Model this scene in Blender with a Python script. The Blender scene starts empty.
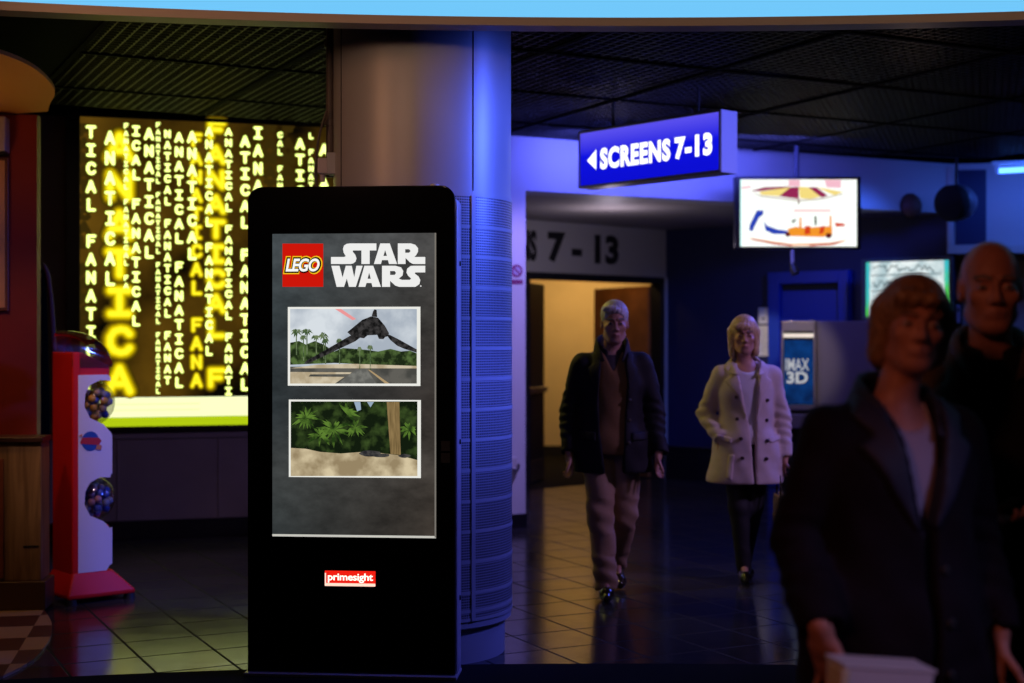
import bpy, bmesh, math, random
import numpy as np
from mathutils import Vector, Matrix

random.seed(7)
SC = bpy.context.scene
COL = SC.collection
FPX = 1422.2
EYE = 1.5

# ------------------------------------------------------------------ helpers
def lin(c):
    return tuple(((v / 12.92) if v <= 0.04045 else ((v + 0.055) / 1.055) ** 2.4) for v in c)

def s8(r, g, b):
    return lin((r / 255.0, g / 255.0, b / 255.0))

def pos(px, py, Y):
    return Vector(((px - 512.0) / FPX * Y, Y, EYE - (py - 341.5) / FPX * Y))

def gx(px, Y):
    return (px - 512.0) / FPX * Y

MATS = {}
def mat(name, col, rough=0.5, metal=0.0, noise=0.0, nscale=20.0, bump=0.0, bscale=60.0, spec=0.5, coat=0.0, sheen=0.0):
    if name in MATS:
        return MATS[name]
    m = bpy.data.materials.new(name); m.use_nodes = True
    nt = m.node_tree; b = nt.nodes['Principled BSDF']
    b.inputs['Base Color'].default_value = (*col, 1)
    b.inputs['Roughness'].default_value = rough
    b.inputs['Metallic'].default_value = metal
    b.inputs['Specular IOR Level'].default_value = spec
    b.inputs['Coat Weight'].default_value = coat
    b.inputs['Sheen Weight'].default_value = sheen
    tc = nt.nodes.new('ShaderNodeTexCoord')
    if noise > 0:
        n = nt.nodes.new('ShaderNodeTexNoise'); n.inputs['Scale'].default_value = nscale
        n.inputs['Detail'].default_value = 5
        nt.links.new(tc.outputs['Object'], n.inputs['Vector'])
        r = nt.nodes.new('ShaderNodeValToRGB')
        r.color_ramp.elements[0].position = 0.3; r.color_ramp.elements[1].position = 0.7
        r.color_ramp.elements[0].color = (*[c * (1 - noise) for c in col], 1)
        r.color_ramp.elements[1].color = (*[min(1, c * (1 + noise)) for c in col], 1)
        nt.links.new(n.outputs['Fac'], r.inputs['Fac'])
        nt.links.new(r.outputs['Color'], b.inputs['Base Color'])
    if bump > 0:
        n2 = nt.nodes.new('ShaderNodeTexNoise'); n2.inputs['Scale'].default_value = bscale
        n2.inputs['Detail'].default_value = 4
        nt.links.new(tc.outputs['Object'], n2.inputs['Vector'])
        bp = nt.nodes.new('ShaderNodeBump'); bp.inputs['Strength'].default_value = bump
        bp.inputs['Distance'].default_value = 0.01
        nt.links.new(n2.outputs['Fac'], bp.inputs['Height'])
        nt.links.new(bp.outputs['Normal'], b.inputs['Normal'])
    MATS[name] = m
    return m

def glow(name, col, strength=1.0, col2=None, nscale=6.0, lo=0.4, hi=0.6, stretch=None):
    """a luminous surface: backlit print, screen picture, lamp or painted cove light"""
    if name in MATS:
        return MATS[name]
    m = bpy.data.materials.new(name); m.use_nodes = True
    nt = m.node_tree; nt.nodes.clear()
    o = nt.nodes.new('ShaderNodeOutputMaterial'); e = nt.nodes.new('ShaderNodeEmission')
    e.inputs['Color'].default_value = (*col, 1); e.inputs['Strength'].default_value = strength
    nt.links.new(e.outputs[0], o.inputs[0])
    if col2 is not None:
        tc = nt.nodes.new('ShaderNodeTexCoord'); mp = nt.nodes.new('ShaderNodeMapping')
        if stretch: mp.inputs['Scale'].default_value = stretch
        n = nt.nodes.new('ShaderNodeTexNoise'); n.inputs['Scale'].default_value = nscale; n.inputs['Detail'].default_value = 6
        r = nt.nodes.new('ShaderNodeValToRGB')
        r.color_ramp.elements[0].position = lo; r.color_ramp.elements[1].position = hi
        r.color_ramp.elements[0].color = (*col, 1); r.color_ramp.elements[1].color = (*col2, 1)
        nt.links.new(tc.outputs['Object'], mp.inputs[0]); nt.links.new(mp.outputs[0], n.inputs['Vector'])
        nt.links.new(n.outputs['Fac'], r.inputs['Fac']); nt.links.new(r.outputs['Color'], e.inputs['Color'])
    MATS[name] = m
    return m

def tag(o, label=None, cat=None, group=None, kind=None):
    if label: o['label'] = label
    if cat: o['category'] = cat
    if group: o['group'] = group
    if kind: o['kind'] = kind
    return o

def empty(name, loc, label=None, cat=None, group=None, kind=None, rz=0.0):
    o = bpy.data.objects.new(name, None); COL.objects.link(o)
    o.location = loc; o.rotation_euler = (0, 0, rz)
    o.empty_display_size = 0.1
    return tag(o, label, cat, group, kind)

def wm(o):
    m = Matrix.LocRotScale(o.location, o.rotation_euler, o.scale)
    return (wm(o.parent) @ o.matrix_parent_inverse @ m) if o.parent else m

class MB:
    """collects world-space geometry, then links it as one mesh object"""
    def __init__(s):
        s.v = []; s.f = []; s.mi = []; s.cur = 0
    def add(s, vs, fs):
        o = len(s.v)
        s.v += [tuple(p) for p in vs]
        for f in fs:
            s.f.append(tuple(i + o for i in f)); s.mi.append(s.cur)
        return s
    def box(s, c, d, rz=0.0, M=None):
        """box centre c, full sizes d, turned rz about z"""
        hx, hy, hz = d[0] / 2, d[1] / 2, d[2] / 2
        R = M if M is not None else Matrix.Rotation(rz, 3, 'Z')
        vs = [Vector(c) + R @ Vector((x, y, z)) for x in (-hx, hx) for y in (-hy, hy) for z in (-hz, hz)]
        return s.add(vs, [(0, 1, 3, 2), (4, 6, 7, 5), (0, 4, 5, 1), (2, 3, 7, 6), (0, 2, 6, 4), (1, 5, 7, 3)])
    def prism(s, pts, z0, z1):
        """vertical prism over a 2D outline (counter-clockwise)"""
        n = len(pts)
        vs = [(p[0], p[1], z0) for p in pts] + [(p[0], p[1], z1) for p in pts]
        fs = [tuple(range(n - 1, -1, -1)), tuple(range(n, 2 * n))]
        fs += [(i, (i + 1) % n, n + (i + 1) % n, n + i) for i in range(n)]
        return s.add(vs, fs)
    def slab(s, fr, pts, d0, d1):
        """outline pts in a frame's (u, v), from offset d0 to d1 along its normal"""
        n = len(pts)
        vs = [fr.at(p[0], p[1], d0) for p in pts] + [fr.at(p[0], p[1], d1) for p in pts]
        fs = [tuple(range(n - 1, -1, -1)), tuple(range(n, 2 * n))]
        fs += [(i, (i + 1) % n, n + (i + 1) % n, n + i) for i in range(n)]
        return s.add(vs, fs)
    def flat(s, fr, pts, d):
        return s.add([fr.at(p[0], p[1], d) for p in pts], [tuple(range(len(pts)))])
    def tube(s, pts, r, n=10, cap=True):
        pts = [Vector(p) for p in pts]; rings = []
        rs = r if isinstance(r, (list, tuple)) else [r] * len(pts)
        for i, p in enumerate(pts):
            t = (pts[min(i + 1, len(pts) - 1)] - pts[max(i - 1, 0)]).normalized()
            a = t.cross(Vector((0, 0, 1)))
            if a.length < 1e-3: a = t.cross(Vector((1, 0, 0)))
            a.normalize(); b = t.cross(a)
            rings.append([p + (a * math.cos(k * 2 * math.pi / n) + b * math.sin(k * 2 * math.pi / n)) * rs[i] for k in range(n)])
        vs = [q for ring in rings for q in ring]
        fs = [(i * n + k, i * n + (k + 1) % n, (i + 1) * n + (k + 1) % n, (i + 1) * n + k) for i in range(len(pts) - 1) for k in range(n)]
        if cap:
            fs += [tuple(range(n - 1, -1, -1)), tuple((len(pts) - 1) * n + k for k in range(n))]
        return s.add(vs, fs)
    def lathe(s, c, prof, n=48, M=None):
        """profile [(r, z)] turned about the z axis of c (or of the frame M)"""
        R = M if M is not None else Matrix.Identity(3)
        vs = []; fs = []
        for r, z in prof:
            for k in range(n):
                a = k * 2 * math.pi / n
                vs.append(Vector(c) + R @ Vector((r * math.cos(a), r * math.sin(a), z)))
        for i in range(len(prof) - 1):
            for k in range(n):
                fs.append((i * n + k, i * n + (k + 1) % n, (i + 1) * n + (k + 1) % n, (i + 1) * n + k))
        return s.add(vs, fs)
    def ball(s, c, r, n=16, m=10, sq=(1, 1, 1), M=None):
        R = M if M is not None else Matrix.Identity(3)
        vs = [Vector(c) + R @ Vector((0, 0, -r * sq[2]))]
        for j in range(1, m):
            t = -math.pi / 2 + math.pi * j / m
            for k in range(n):
                a = k * 2 * math.pi / n
                vs.append(Vector(c) + R @ Vector((r * sq[0] * math.cos(t) * math.cos(a), r * sq[1] * math.cos(t) * math.sin(a), r * sq[2] * math.sin(t))))
        vs.append(Vector(c) + R @ Vector((0, 0, r * sq[2])))
        fs = [(0, 1 + (k + 1) % n, 1 + k) for k in range(n)]
        for j in range(m - 2):
            fs += [(1 + j * n + k, 1 + j * n + (k + 1) % n, 1 + (j + 1) * n + (k + 1) % n, 1 + (j + 1) * n + k) for k in range(n)]
        top = len(vs) - 1; o = 1 + (m - 2) * n
        fs += [(o + k, o + (k + 1) % n, top) for k in range(n)]
        return s.add(vs, fs)

def _build(s, name, mats, parent=None, smooth=False, bevel=0.0, loc=None, fix=True):
    me = bpy.data.meshes.new(name)
    o = bpy.data.objects.new(name, me); COL.objects.link(o)
    if parent is not None:
        o.parent = parent; W = wm(parent).inverted()
    elif loc is not None:
        o.location = loc; W = Matrix.Translation(Vector(loc)).inverted()
    else:
        W = Matrix.Identity(4)
    me.from_pydata([tuple(W @ Vector(p)) for p in s.v], [], s.f)
    for m in (mats if isinstance(mats, (list, tuple)) else [mats]): me.materials.append(m)
    if any(s.mi): me.polygons.foreach_set('material_index', s.mi)
    if fix:
        bm = bmesh.new(); bm.from_mesh(me); bmesh.ops.recalc_face_normals(bm, faces=bm.faces); bm.to_mesh(me); bm.free()
    if smooth:
        me.polygons.foreach_set('use_smooth', [True] * len(me.polygons))
        if smooth != 'all':
            me.set_sharp_from_angle(angle=math.radians(40))
    if bevel > 0:
        b = o.modifiers.new('bevel', 'BEVEL'); b.width = bevel; b.segments = 3; b.limit_method = 'ANGLE'; b.angle_limit = math.radians(40)
    me.update()
    return o
MB.build = _build

class Frame:
    """a vertical plane: origin o (on the ground plan), direction r (to the right seen from the front), up z, normal n toward the viewer"""
    def __init__(s, o, ang, z=0.0):
        s.o = Vector((o[0], o[1], z)); a = math.radians(ang); s.ang = a
        s.r = Vector((math.cos(a), math.sin(a), 0)); s.n = Vector((math.sin(a), -math.cos(a), 0))
    def at(s, u, v, d=0.0):
        return s.o + s.r * u + Vector((0, 0, v)) + s.n * d
    def px(s, x, y):
        """the point of the plane that stands at this place of the photograph"""
        d = Vector(((x - 512.0) / FPX, 1.0, -(y - 341.5) / FPX)); c = Vector((0, 0, EYE))
        t = (s.o - c).dot(s.n) / d.dot(s.n); p = c + d * t - s.o
        return (p.dot(s.r), p.z)
    def rect(s, x0, y0, x1, y1):
        """upright rectangle through two opposite photograph corners"""
        a = s.px(x0, y0); b = s.px(x1, y1)
        return rect(a[0], b[1], b[0], a[1])
    def M(s):
        return Matrix((s.r, -s.n, Vector((0, 0, 1)))).transposed()

def rect(u0, v0, u1, v1):
    return [(u0, v0), (u1, v0), (u1, v1), (u0, v1)]

def rrect(u0, v0, u1, v1, r, n=6, corners=(1, 1, 1, 1)):
    pts = []
    for (cx, cy, a0, on) in ((u1 - r, v0 + r, -90, corners[0]), (u1 - r, v1 - r, 0, corners[1]), (u0 + r, v1 - r, 90, corners[2]), (u0 + r, v0 + r, 180, corners[3])):
        if on:
            for k in range(n + 1):
                a = math.radians(a0 + 90 * k / n); pts.append((cx + r * math.cos(a), cy + r * math.sin(a)))
        else:
            sx = 1 if a0 in (-90, 0) else -1; sy = 1 if a0 in (0, 90) else -1
            pts.append((cx + sx * r, cy + sy * r))
    return pts

def curve_fill(loops):
    """flat faces inside outlines, with holes"""
    cu = bpy.data.curves.new('outline', 'CURVE'); cu.dimensions = '2D'; cu.fill_mode = 'BOTH'
    for lp in loops:
        sp = cu.splines.new('POLY'); sp.points.add(len(lp) - 1); sp.use_cyclic_u = True
        for p, q in zip(sp.points, lp): p.co = (q[0], q[1], 0, 1)
    return curve_mesh(cu)

def curve_mesh(cu):
    o = bpy.data.objects.new('outline', cu); COL.objects.link(o)
    dg = bpy.context.evaluated_depsgraph_get()
    me = bpy.data.meshes.new_from_object(o.evaluated_get(dg))
    vs = [(v.co.x, v.co.y) for v in me.vertices]; fs = [tuple(p.vertices) for p in me.polygons]
    bpy.data.objects.remove(o); bpy.data.curves.remove(cu); bpy.data.meshes.remove(me)
    return vs, fs

def text_fill(txt, offset=0.0, shear=0.0, spacing=1.0):
    cu = bpy.data.curves.new('letters', 'FONT'); cu.body = txt; cu.offset = offset; cu.shear = shear
    cu.space_character = spacing; cu.fill_mode = 'FRONT'; cu.resolution_u = 4
    return curve_mesh(cu)

def fit(vf, u0, v0, u1, v1):
    vs, fs = vf
    a0 = min(p[0] for p in vs); a1 = max(p[0] for p in vs); b0 = min(p[1] for p in vs); b1 = max(p[1] for p in vs)
    return [(u0 + (p[0] - a0) / (a1 - a0) * (u1 - u0), v0 + (p[1] - b0) / (b1 - b0) * (v1 - v0)) for p in vs], fs

def lay(mb, fr, vf, d):
    vs, fs = vf
    mb.add([fr.at(p[0], p[1], d) for p in vs], fs)

GLY = {
    'F': [[(1, 1), (.12, 1), (.12, 0)], [(.12, .52), (.8, .52)]],
    'A': [[(0, 0), (.5, 1), (1, 0)], [(.2, .33), (.8, .33)]],
    'N': [[(.06, 0), (.06, 1), (.94, 0), (.94, 1)]],
    'T': [[(0, 1), (1, 1)], [(.5, 1), (.5, 0)]],
    'I': [[(.08, 1), (.92, 1)], [(.5, 1), (.5, 0)], [(.08, 0), (.92, 0)]],
    'C': [[(.98, .8), (.8, .96), (.55, 1), (.25, .92), (.06, .65), (.06, .35), (.25, .08), (.55, 0), (.8, .04), (.98, .2)]],
    'L': [[(.15, 1), (.15, 0), (.95, 0)]],
}
def ribbon(pl, w):
    """2D strips of width w along a polyline, with round ends and joints"""
    out = []
    for a, b in zip(pl[:-1], pl[1:]):
        t = math.atan2(b[1] - a[1], b[0] - a[0]); h = w / 2; q = []
        for c, t0 in ((b, t - math.pi / 2), (a, t + math.pi / 2)):
            q += [(c[0] + h * math.cos(t0 + k * math.pi / 5), c[1] + h * math.sin(t0 + k * math.pi / 5)) for k in range(6)]
        out.append(q)
    return out
def glyph_quads(ch, cx, cy, w, h, sw):
    q = []
    for pl in GLY[ch]:
        q += ribbon([(cx + (x - .5) * w, cy + (y - .5) * h) for x, y in pl], sw)
    return q

# ------------------------------------------------------------------ signed-distance modelling for bodies and clothes
def smin(a, b, k):
    h = np.clip(0.5 + 0.5 * (b - a) / k, 0, 1)
    return b * (1 - h) + a * h - k * h * (1 - h)
def smax(a, b, k):
    return -smin(-a, -b, k)

def axis(lo, hi, step, fine=None):
    pts = []; x = lo
    while x < hi:
        pts.append(x); st = step
        if fine and fine[0] <= x < fine[1]: st = fine[2]
        x += st
    pts.append(x)
    return np.array(pts, dtype=np.float32)

class Field:
    def __init__(s, lo, hi, step, fx=None, fy=None, fz=None):
        s.xs = axis(lo[0], hi[0], step, fx); s.ys = axis(lo[1], hi[1], step, fy); s.zs = axis(lo[2], hi[2], step, fz)
        s.d = np.full((len(s.xs), len(s.ys), len(s.zs)), 1.0, dtype=np.float32)
    def sub(s, lo, hi):
        def r(ax, a, b):
            return slice(max(0, int(np.searchsorted(ax, a)) - 1), min(len(ax), int(np.searchsorted(ax, b)) + 1))
        sl = (r(s.xs, lo[0], hi[0]), r(s.ys, lo[1], hi[1]), r(s.zs, lo[2], hi[2]))
        return sl, s.xs[sl[0]][:, None, None], s.ys[sl[1]][None, :, None], s.zs[sl[2]][None, None, :]
    def apply(s, fn, lo, hi, k=0.02, mode='add'):
        sl, X, Y, Z = s.sub(lo, hi)
        if X.size == 0 or Y.size == 0 or Z.size == 0: return s
        v = fn(X, Y, Z); a = s.d[sl]
        if mode == 'add': s.d[sl] = smin(a, v, k)
        elif mode == 'cut': s.d[sl] = smax(a, -v, k)
        elif mode == 'and': s.d[sl] = smax(a, v, k)
        elif mode == 'disp': s.d[sl] = a + v
        return s
    def rc(s, a, b, ra, rb, k=0.02, mode='add', T=None, fl=(1, 1, 1)):
        """round cone from a to b; T = (R, t) places it from a local frame; fl squashes it"""
        a = np.array(a, dtype=np.float32); b = np.array(b, dtype=np.float32)
        R, t = T if T else (np.eye(3, dtype=np.float32), np.zeros(3, dtype=np.float32))
        wa = R @ a + t; wb = R @ b + t; m = max(ra, rb) * max(fl) + k + 0.03
        lo = np.minimum(wa, wb) - m; hi = np.maximum(wa, wb) + m
        ba = (b - a) / np.array(fl); L2 = max(1e-9, float(ba @ ba))
        def fn(X, Y, Z):
            px, py, pz = X - t[0], Y - t[1], Z - t[2]
            lx = R[0, 0] * px + R[1, 0] * py + R[2, 0] * pz - a[0]
            ly = R[0, 1] * px + R[1, 1] * py + R[2, 1] * pz - a[1]
            lz = R[0, 2] * px + R[1, 2] * py + R[2, 2] * pz - a[2]
            lx, ly, lz = lx / fl[0], ly / fl[1], lz / fl[2]
            h = np.clip((lx * ba[0] + ly * ba[1] + lz * ba[2]) / L2, 0, 1)
            return (np.sqrt((lx - h * ba[0]) ** 2 + (ly - h * ba[1]) ** 2 + (lz - h * ba[2]) ** 2) - (ra + (rb - ra) * h)) * min(fl)
        return s.apply(fn, lo, hi, k, mode)
    def el(s, c, r, k=0.02, mode='add', T=None):
        c = np.array(c, dtype=np.float32); r = np.array(r, dtype=np.float32)
        R, t = T if T else (np.eye(3, dtype=np.float32), np.zeros(3, dtype=np.float32))
        w = R @ c + t; m = float(r.max()) + k + 0.03
        def fn(X, Y, Z):
            px, py, pz = X - t[0], Y - t[1], Z - t[2]
            lx = (R[0, 0] * px + R[1, 0] * py + R[2, 0] * pz - c[0])
            ly = (R[0, 1] * px + R[1, 1] * py + R[2, 1] * pz - c[1])
            lz = (R[0, 2] * px + R[1, 2] * py + R[2, 2] * pz - c[2])
            k0 = np.sqrt((lx / r[0]) ** 2 + (ly / r[1]) ** 2 + (lz / r[2]) ** 2)
            k1 = np.sqrt((lx / r[0] ** 2) ** 2 + (ly / r[1] ** 2) ** 2 + (lz / r[2] ** 2) ** 2) + 1e-9
            return k0 * (k0 - 1) / k1
        return s.apply(fn, w - m, w + m, k, mode)
    def bx(s, c, h, r=0.01, k=0.005, mode='add', T=None):
        c = np.array(c, dtype=np.float32); h = np.array(h, dtype=np.float32)
        R, t = T if T else (np.eye(3, dtype=np.float32), np.zeros(3, dtype=np.float32))
        w = R @ c + t; m = float(np.linalg.norm(h)) + k + 0.03
        def fn(X, Y, Z):
            px, py, pz = X - t[0], Y - t[1], Z - t[2]
            q = [np.abs(R[0, i] * px + R[1, i] * py + R[2, i] * pz - c[i]) - (h[i] - r) for i in range(3)]
            out = np.sqrt(np.maximum(q[0], 0) ** 2 + np.maximum(q[1], 0) ** 2 + np.maximum(q[2], 0) ** 2)
            return out + np.minimum(np.maximum(q[0], np.maximum(q[1], q[2])), 0) - r
        return s.apply(fn, w - m, w + m, k, mode)
    def whole(s, fn, k=0.005, mode='and'):
        big = (-9, -9, -9), (9, 9, 9)
        return s.apply(fn, big[0], big[1], k, mode)
    def copy(s):
        f = Field.__new__(Field); f.xs, f.ys, f.zs, f.d = s.xs, s.ys, s.zs, s.d.copy(); return f
    def net(s):
        d = s.d; g = d < 0
        g[0] = g[-1] = False; g[:, 0] = g[:, -1] = False; g[:, :, 0] = g[:, :, -1] = False
        d = np.where(g, np.minimum(d, -1e-6), np.maximum(d, 1e-6))
        nx, ny, nz = d.shape
        cnt = np.zeros((nx - 1, ny - 1, nz - 1), dtype=np.int8)
        off = [(i, j, k) for i in (0, 1) for j in (0, 1) for k in (0, 1)]
        for i, j, k in off: cnt += g[i:nx - 1 + i, j:ny - 1 + j, k:nz - 1 + k]
        act = (cnt > 0) & (cnt < 8)
        I = np.argwhere(act); idx = np.full(act.shape, -1, dtype=np.int32); idx[act] = np.arange(len(I))
        P = np.zeros((len(I), 3)); N = np.zeros(len(I))
        for a in range(8):
            for b in range(a + 1, 8):
                df = [off[b][q] - off[a][q] for q in range(3)]
                if sum(abs(x) for x in df) != 1: continue
                ia = I + off[a]; ib = I + off[b]
                va = d[ia[:, 0], ia[:, 1], ia[:, 2]]; vb = d[ib[:, 0], ib[:, 1], ib[:, 2]]
                m = (va < 0) != (vb < 0); t = np.where(m, va / np.where(m, va - vb, 1), 0)
                pa = np.stack([s.xs[ia[:, 0]], s.ys[ia[:, 1]], s.zs[ia[:, 2]]], 1); pb = np.stack([s.xs[ib[:, 0]], s.ys[ib[:, 1]], s.zs[ib[:, 2]]], 1)
                P += np.where(m[:, None], pa + t[:, None] * (pb - pa), 0); N += m
        P /= N[:, None]
        Q = []
        e = np.argwhere(g[:-1, 1:-1, 1:-1] != g[1:, 1:-1, 1:-1]); i, j, k = e[:, 0], e[:, 1] + 1, e[:, 2] + 1
        q = np.stack([idx[i, j - 1, k - 1], idx[i, j, k - 1], idx[i, j, k], idx[i, j - 1, k]], 1); f = ~g[i, j, k]; q[f] = q[f][:, ::-1]; Q.append(q)
        e = np.argwhere(g[1:-1, :-1, 1:-1] != g[1:-1, 1:, 1:-1]); i, j, k = e[:, 0] + 1, e[:, 1], e[:, 2] + 1
        q = np.stack([idx[i - 1, j, k - 1], idx[i - 1, j, k], idx[i, j, k], idx[i, j, k - 1]], 1); f = ~g[i, j, k]; q[f] = q[f][:, ::-1]; Q.append(q)
        e = np.argwhere(g[1:-1, 1:-1, :-1] != g[1:-1, 1:-1, 1:]); i, j, k = e[:, 0] + 1, e[:, 1] + 1, e[:, 2]
        q = np.stack([idx[i - 1, j - 1, k], idx[i, j - 1, k], idx[i, j, k], idx[i - 1, j, k]], 1); f = ~g[i, j, k]; q[f] = q[f][:, ::-1]; Q.append(q)
        return P, np.concatenate(Q, 0)
    def build(s, name, mats, parent, pick=None, relax=2, biggest=False):
        P, Q = s.net()
        for _ in range(relax):                      # a little smoothing of the lattice steps
            A = np.zeros_like(P); n = np.zeros(len(P))
            for a, b in ((0, 1), (1, 2), (2, 3), (3, 0)):
                np.add.at(A, Q[:, a], P[Q[:, b]]); np.add.at(A, Q[:, b], P[Q[:, a]])
                np.add.at(n, Q[:, a], 1); np.add.at(n, Q[:, b], 1)
            P = 0.5 * P + 0.5 * A / np.maximum(n, 1)[:, None]
        me = bpy.data.meshes.new(name)
        me.vertices.add(len(P)); me.vertices.foreach_set('co', P.astype(np.float32).ravel())
        me.loops.add(Q.size); me.loops.foreach_set('vertex_index', Q.astype(np.int32).ravel())
        me.polygons.add(len(Q)); me.polygons.foreach_set('loop_start', np.arange(0, Q.size, 4, dtype=np.int32))
        for m in (mats if isinstance(mats, (list, tuple)) else [mats]): me.materials.append(m)
        if pick is not None:
            me.polygons.foreach_set('material_index', pick(P[Q].mean(1)).astype(np.int32))
        me.update(calc_edges=True); me.validate()
        me.polygons.foreach_set('use_smooth', np.ones(len(me.polygons), dtype=bool))
        if biggest:
            bm = bmesh.new(); bm.from_mesh(me); bm.verts.ensure_lookup_table(); seen = set(); comps = []
            for v in bm.verts:
                if v.index in seen: continue
                st = [v]; seen.add(v.index); c = []
                while st:
                    w = st.pop(); c.append(w)
                    for ed in w.link_edges:
                        o = ed.other_vert(w)
                        if o.index not in seen: seen.add(o.index); st.append(o)
                comps.append(c)
            comps.sort(key=len)
            bmesh.ops.delete(bm, geom=[v for c in comps[:-1] for v in c], context='VERTS'); bm.to_mesh(me); bm.free()
        o = bpy.data.objects.new(name, me); COL.objects.link(o); o.parent = parent
        return o
# ------------------------------------------------------------------ camera, world
cam = bpy.data.cameras.new('camera'); cam.lens = 50; cam.sensor_width = 36
cam.clip_start = 0.05; cam.clip_end = 200
cam.dof.use_dof = True; cam.dof.focus_distance = 6.35; cam.dof.aperture_fstop = 1.6
co = bpy.data.objects.new('camera', cam); COL.objects.link(co)
co.location = (0, 0, EYE); co.rotation_euler = (math.radians(90), 0, 0)
SC.camera = co
w = bpy.data.worlds.new('world'); SC.world = w; w.use_nodes = True
w.node_tree.nodes['Background'].inputs[0].default_value = (0.25, 0.22, 0.35, 1)
w.node_tree.nodes['Background'].inputs[1].default_value = 0.004
SC.view_settings.view_transform = 'Standard'; SC.view_settings.look = 'None'
SC.view_settings.exposure = 0.0; SC.view_settings.gamma = 1.0; SC.view_settings.use_curve_mapping = False
SC.cycles.use_denoising = True
SC.cycles.max_bounces = 8; SC.cycles.transparent_max_bounces = 12
SC.cycles.sample_clamp_indirect = 4.0

# ------------------------------------------------------------------ plan of the place
ANG = 26.57                                          # the lobby's grid is turned against the camera
u_ = Vector((math.cos(math.radians(ANG)), math.sin(math.radians(ANG)), 0)); v_ = Vector((-u_.y, u_.x, 0))
CEIL = 3.15
FA = Frame((0.11, 11.5), ANG)                        # white fascia over the passage to the screens
LW = Frame((-3.25, 10.70), 17.0)                      # wall with the big backlit poster
RC = Vector((0.5, -5.4))                             # centre of the round ceiling recess and of the round carpet
RR = 11.5

def grid_floor():
    m = bpy.data.materials.new('dark glossy floor tiles'); m.use_nodes = True
    nt = m.node_tree; b = nt.nodes['Principled BSDF']
    tc = nt.nodes.new('ShaderNodeTexCoord'); mp = nt.nodes.new('ShaderNodeMapping')
    mp.inputs['Rotation'].default_value = (0, 0, -math.radians(ANG))
    br = nt.nodes.new('ShaderNodeTexBrick'); br.offset = 0.0
    br.inputs['Scale'].default_value = 1.0; br.inputs['Brick Width'].default_value = 0.36; br.inputs['Row Height'].default_value = 0.36
    br.inputs['Mortar Size'].default_value = 0.007; br.inputs['Mortar Smooth'].default_value = 0.2
    br.inputs['Color1'].default_value = (0.030, 0.028, 0.034, 1); br.inputs['Color2'].default_value = (0.038, 0.036, 0.042, 1)
    br.inputs['Mortar'].default_value = (0.006, 0.006, 0.007, 1)
    n = nt.nodes.new('ShaderNodeTexNoise'); n.inputs['Scale'].default_value = 7; n.inputs['Detail'].default_value = 5
    rr = nt.nodes.new('ShaderNodeMapRange'); rr.inputs[3].default_value = 0.09; rr.inputs[4].default_value = 0.22
    bp = nt.nodes.new('ShaderNodeBump'); bp.inputs['Strength'].default_value = 1.0; bp.inputs['Distance'].default_value = 0.006; bp.invert = True
    L = nt.links.new
    L(tc.outputs['Object'], mp.inputs[0]); L(mp.outputs[0], br.inputs['Vector']); L(tc.outputs['Object'], n.inputs['Vector'])
    L(br.outputs['Color'], b.inputs['Base Color']); L(n.outputs['Fac'], rr.inputs[0]); ad = nt.nodes.new('ShaderNodeMath'); ad.operation = 'ADD'; L(rr.outputs[0], ad.inputs[0]); ml = nt.nodes.new('ShaderNodeMath'); ml.operation = 'MULTIPLY'; ml.inputs[1].default_value = 0.6; L(br.outputs['Fac'], ml.inputs[0]); L(ml.outputs[0], ad.inputs[1]); L(ad.outputs[0], b.inputs['Roughness'])
    L(br.outputs['Fac'], bp.inputs['Height']); L(bp.outputs['Normal'], b.inputs['Normal'])
    b.inputs['Specular IOR Level'].default_value = 0.25
    return m

M_white = mat('white painted wall', (0.62, 0.60, 0.62), 0.6, bump=0.08, bscale=90)
M_purple = mat('purple grey painted panel', (0.20, 0.18, 0.19), 0.55, noise=0.1, nscale=3)
M_black = mat('matt black', (0.006, 0.006, 0.007), 0.6)
M_void = mat('black void paint', (0.003, 0.003, 0.004), 0.95, spec=0.05)
M_navy = mat('navy painted wall', (0.012, 0.018, 0.09), 0.55, noise=0.1, nscale=4)
M_blue = mat('blue painted door', (0.010, 0.045, 0.40), 0.45, noise=0.05, nscale=3)
M_lattice = mat('dark grey metal lattice', (0.026, 0.023, 0.020), 0.5, metal=0.2, spec=0.3)
M_carpet = mat('black blue carpet', (0.005, 0.005, 0.007), 0.95, spec=0.1, noise=0.5, nscale=140, bump=0.5, bscale=220)
M_skirt = mat('black skirting', (0.008, 0.008, 0.012), 0.35)
M_beige = mat('beige painted wall', (0.78, 0.62, 0.38), 0.7, noise=0.05, nscale=3)
M_timber = mat('orange brown timber door', (0.46, 0.18, 0.06), 0.45, noise=0.25, nscale=5)
M_bronze = mat('bronze painted lip', (0.42, 0.30, 0.24), 0.45)
M_frame = mat('black door frame', (0.012, 0.010, 0.010), 0.5)
M_whiteframe = mat('white trim paint', (0.6, 0.57, 0.55), 0.5)
M_red = mat('dark red painted wall', (0.30, 0.022, 0.012), 0.55, noise=0.12, nscale=4)
M_chrome = mat('brushed steel', (0.55, 0.55, 0.58), 0.3, metal=1.0)

def struct(name, mb, m, parent=None, **k):
    o = mb.build(name, m, parent, **k)
    if parent is None: o['kind'] = 'structure'
    return o

# floor
mb = MB(); mb.prism([(-9, -2), (9, -2), (9, 24), (-9, 24)], -0.05, 0.0); struct('floor', mb, grid_floor())
# round dark carpet in the foreground
arc = [(RC.x + 12.0 * math.cos(a), RC.y + 12.0 * math.sin(a)) for a in np.linspace(math.radians(60), math.radians(124), 60)]
mb = MB(); mb.prism([(-6.0, 1.0), (6.4, 1.0)] + arc, 0.0, 0.006); struct('floor_front', mb, M_carpet)

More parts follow.
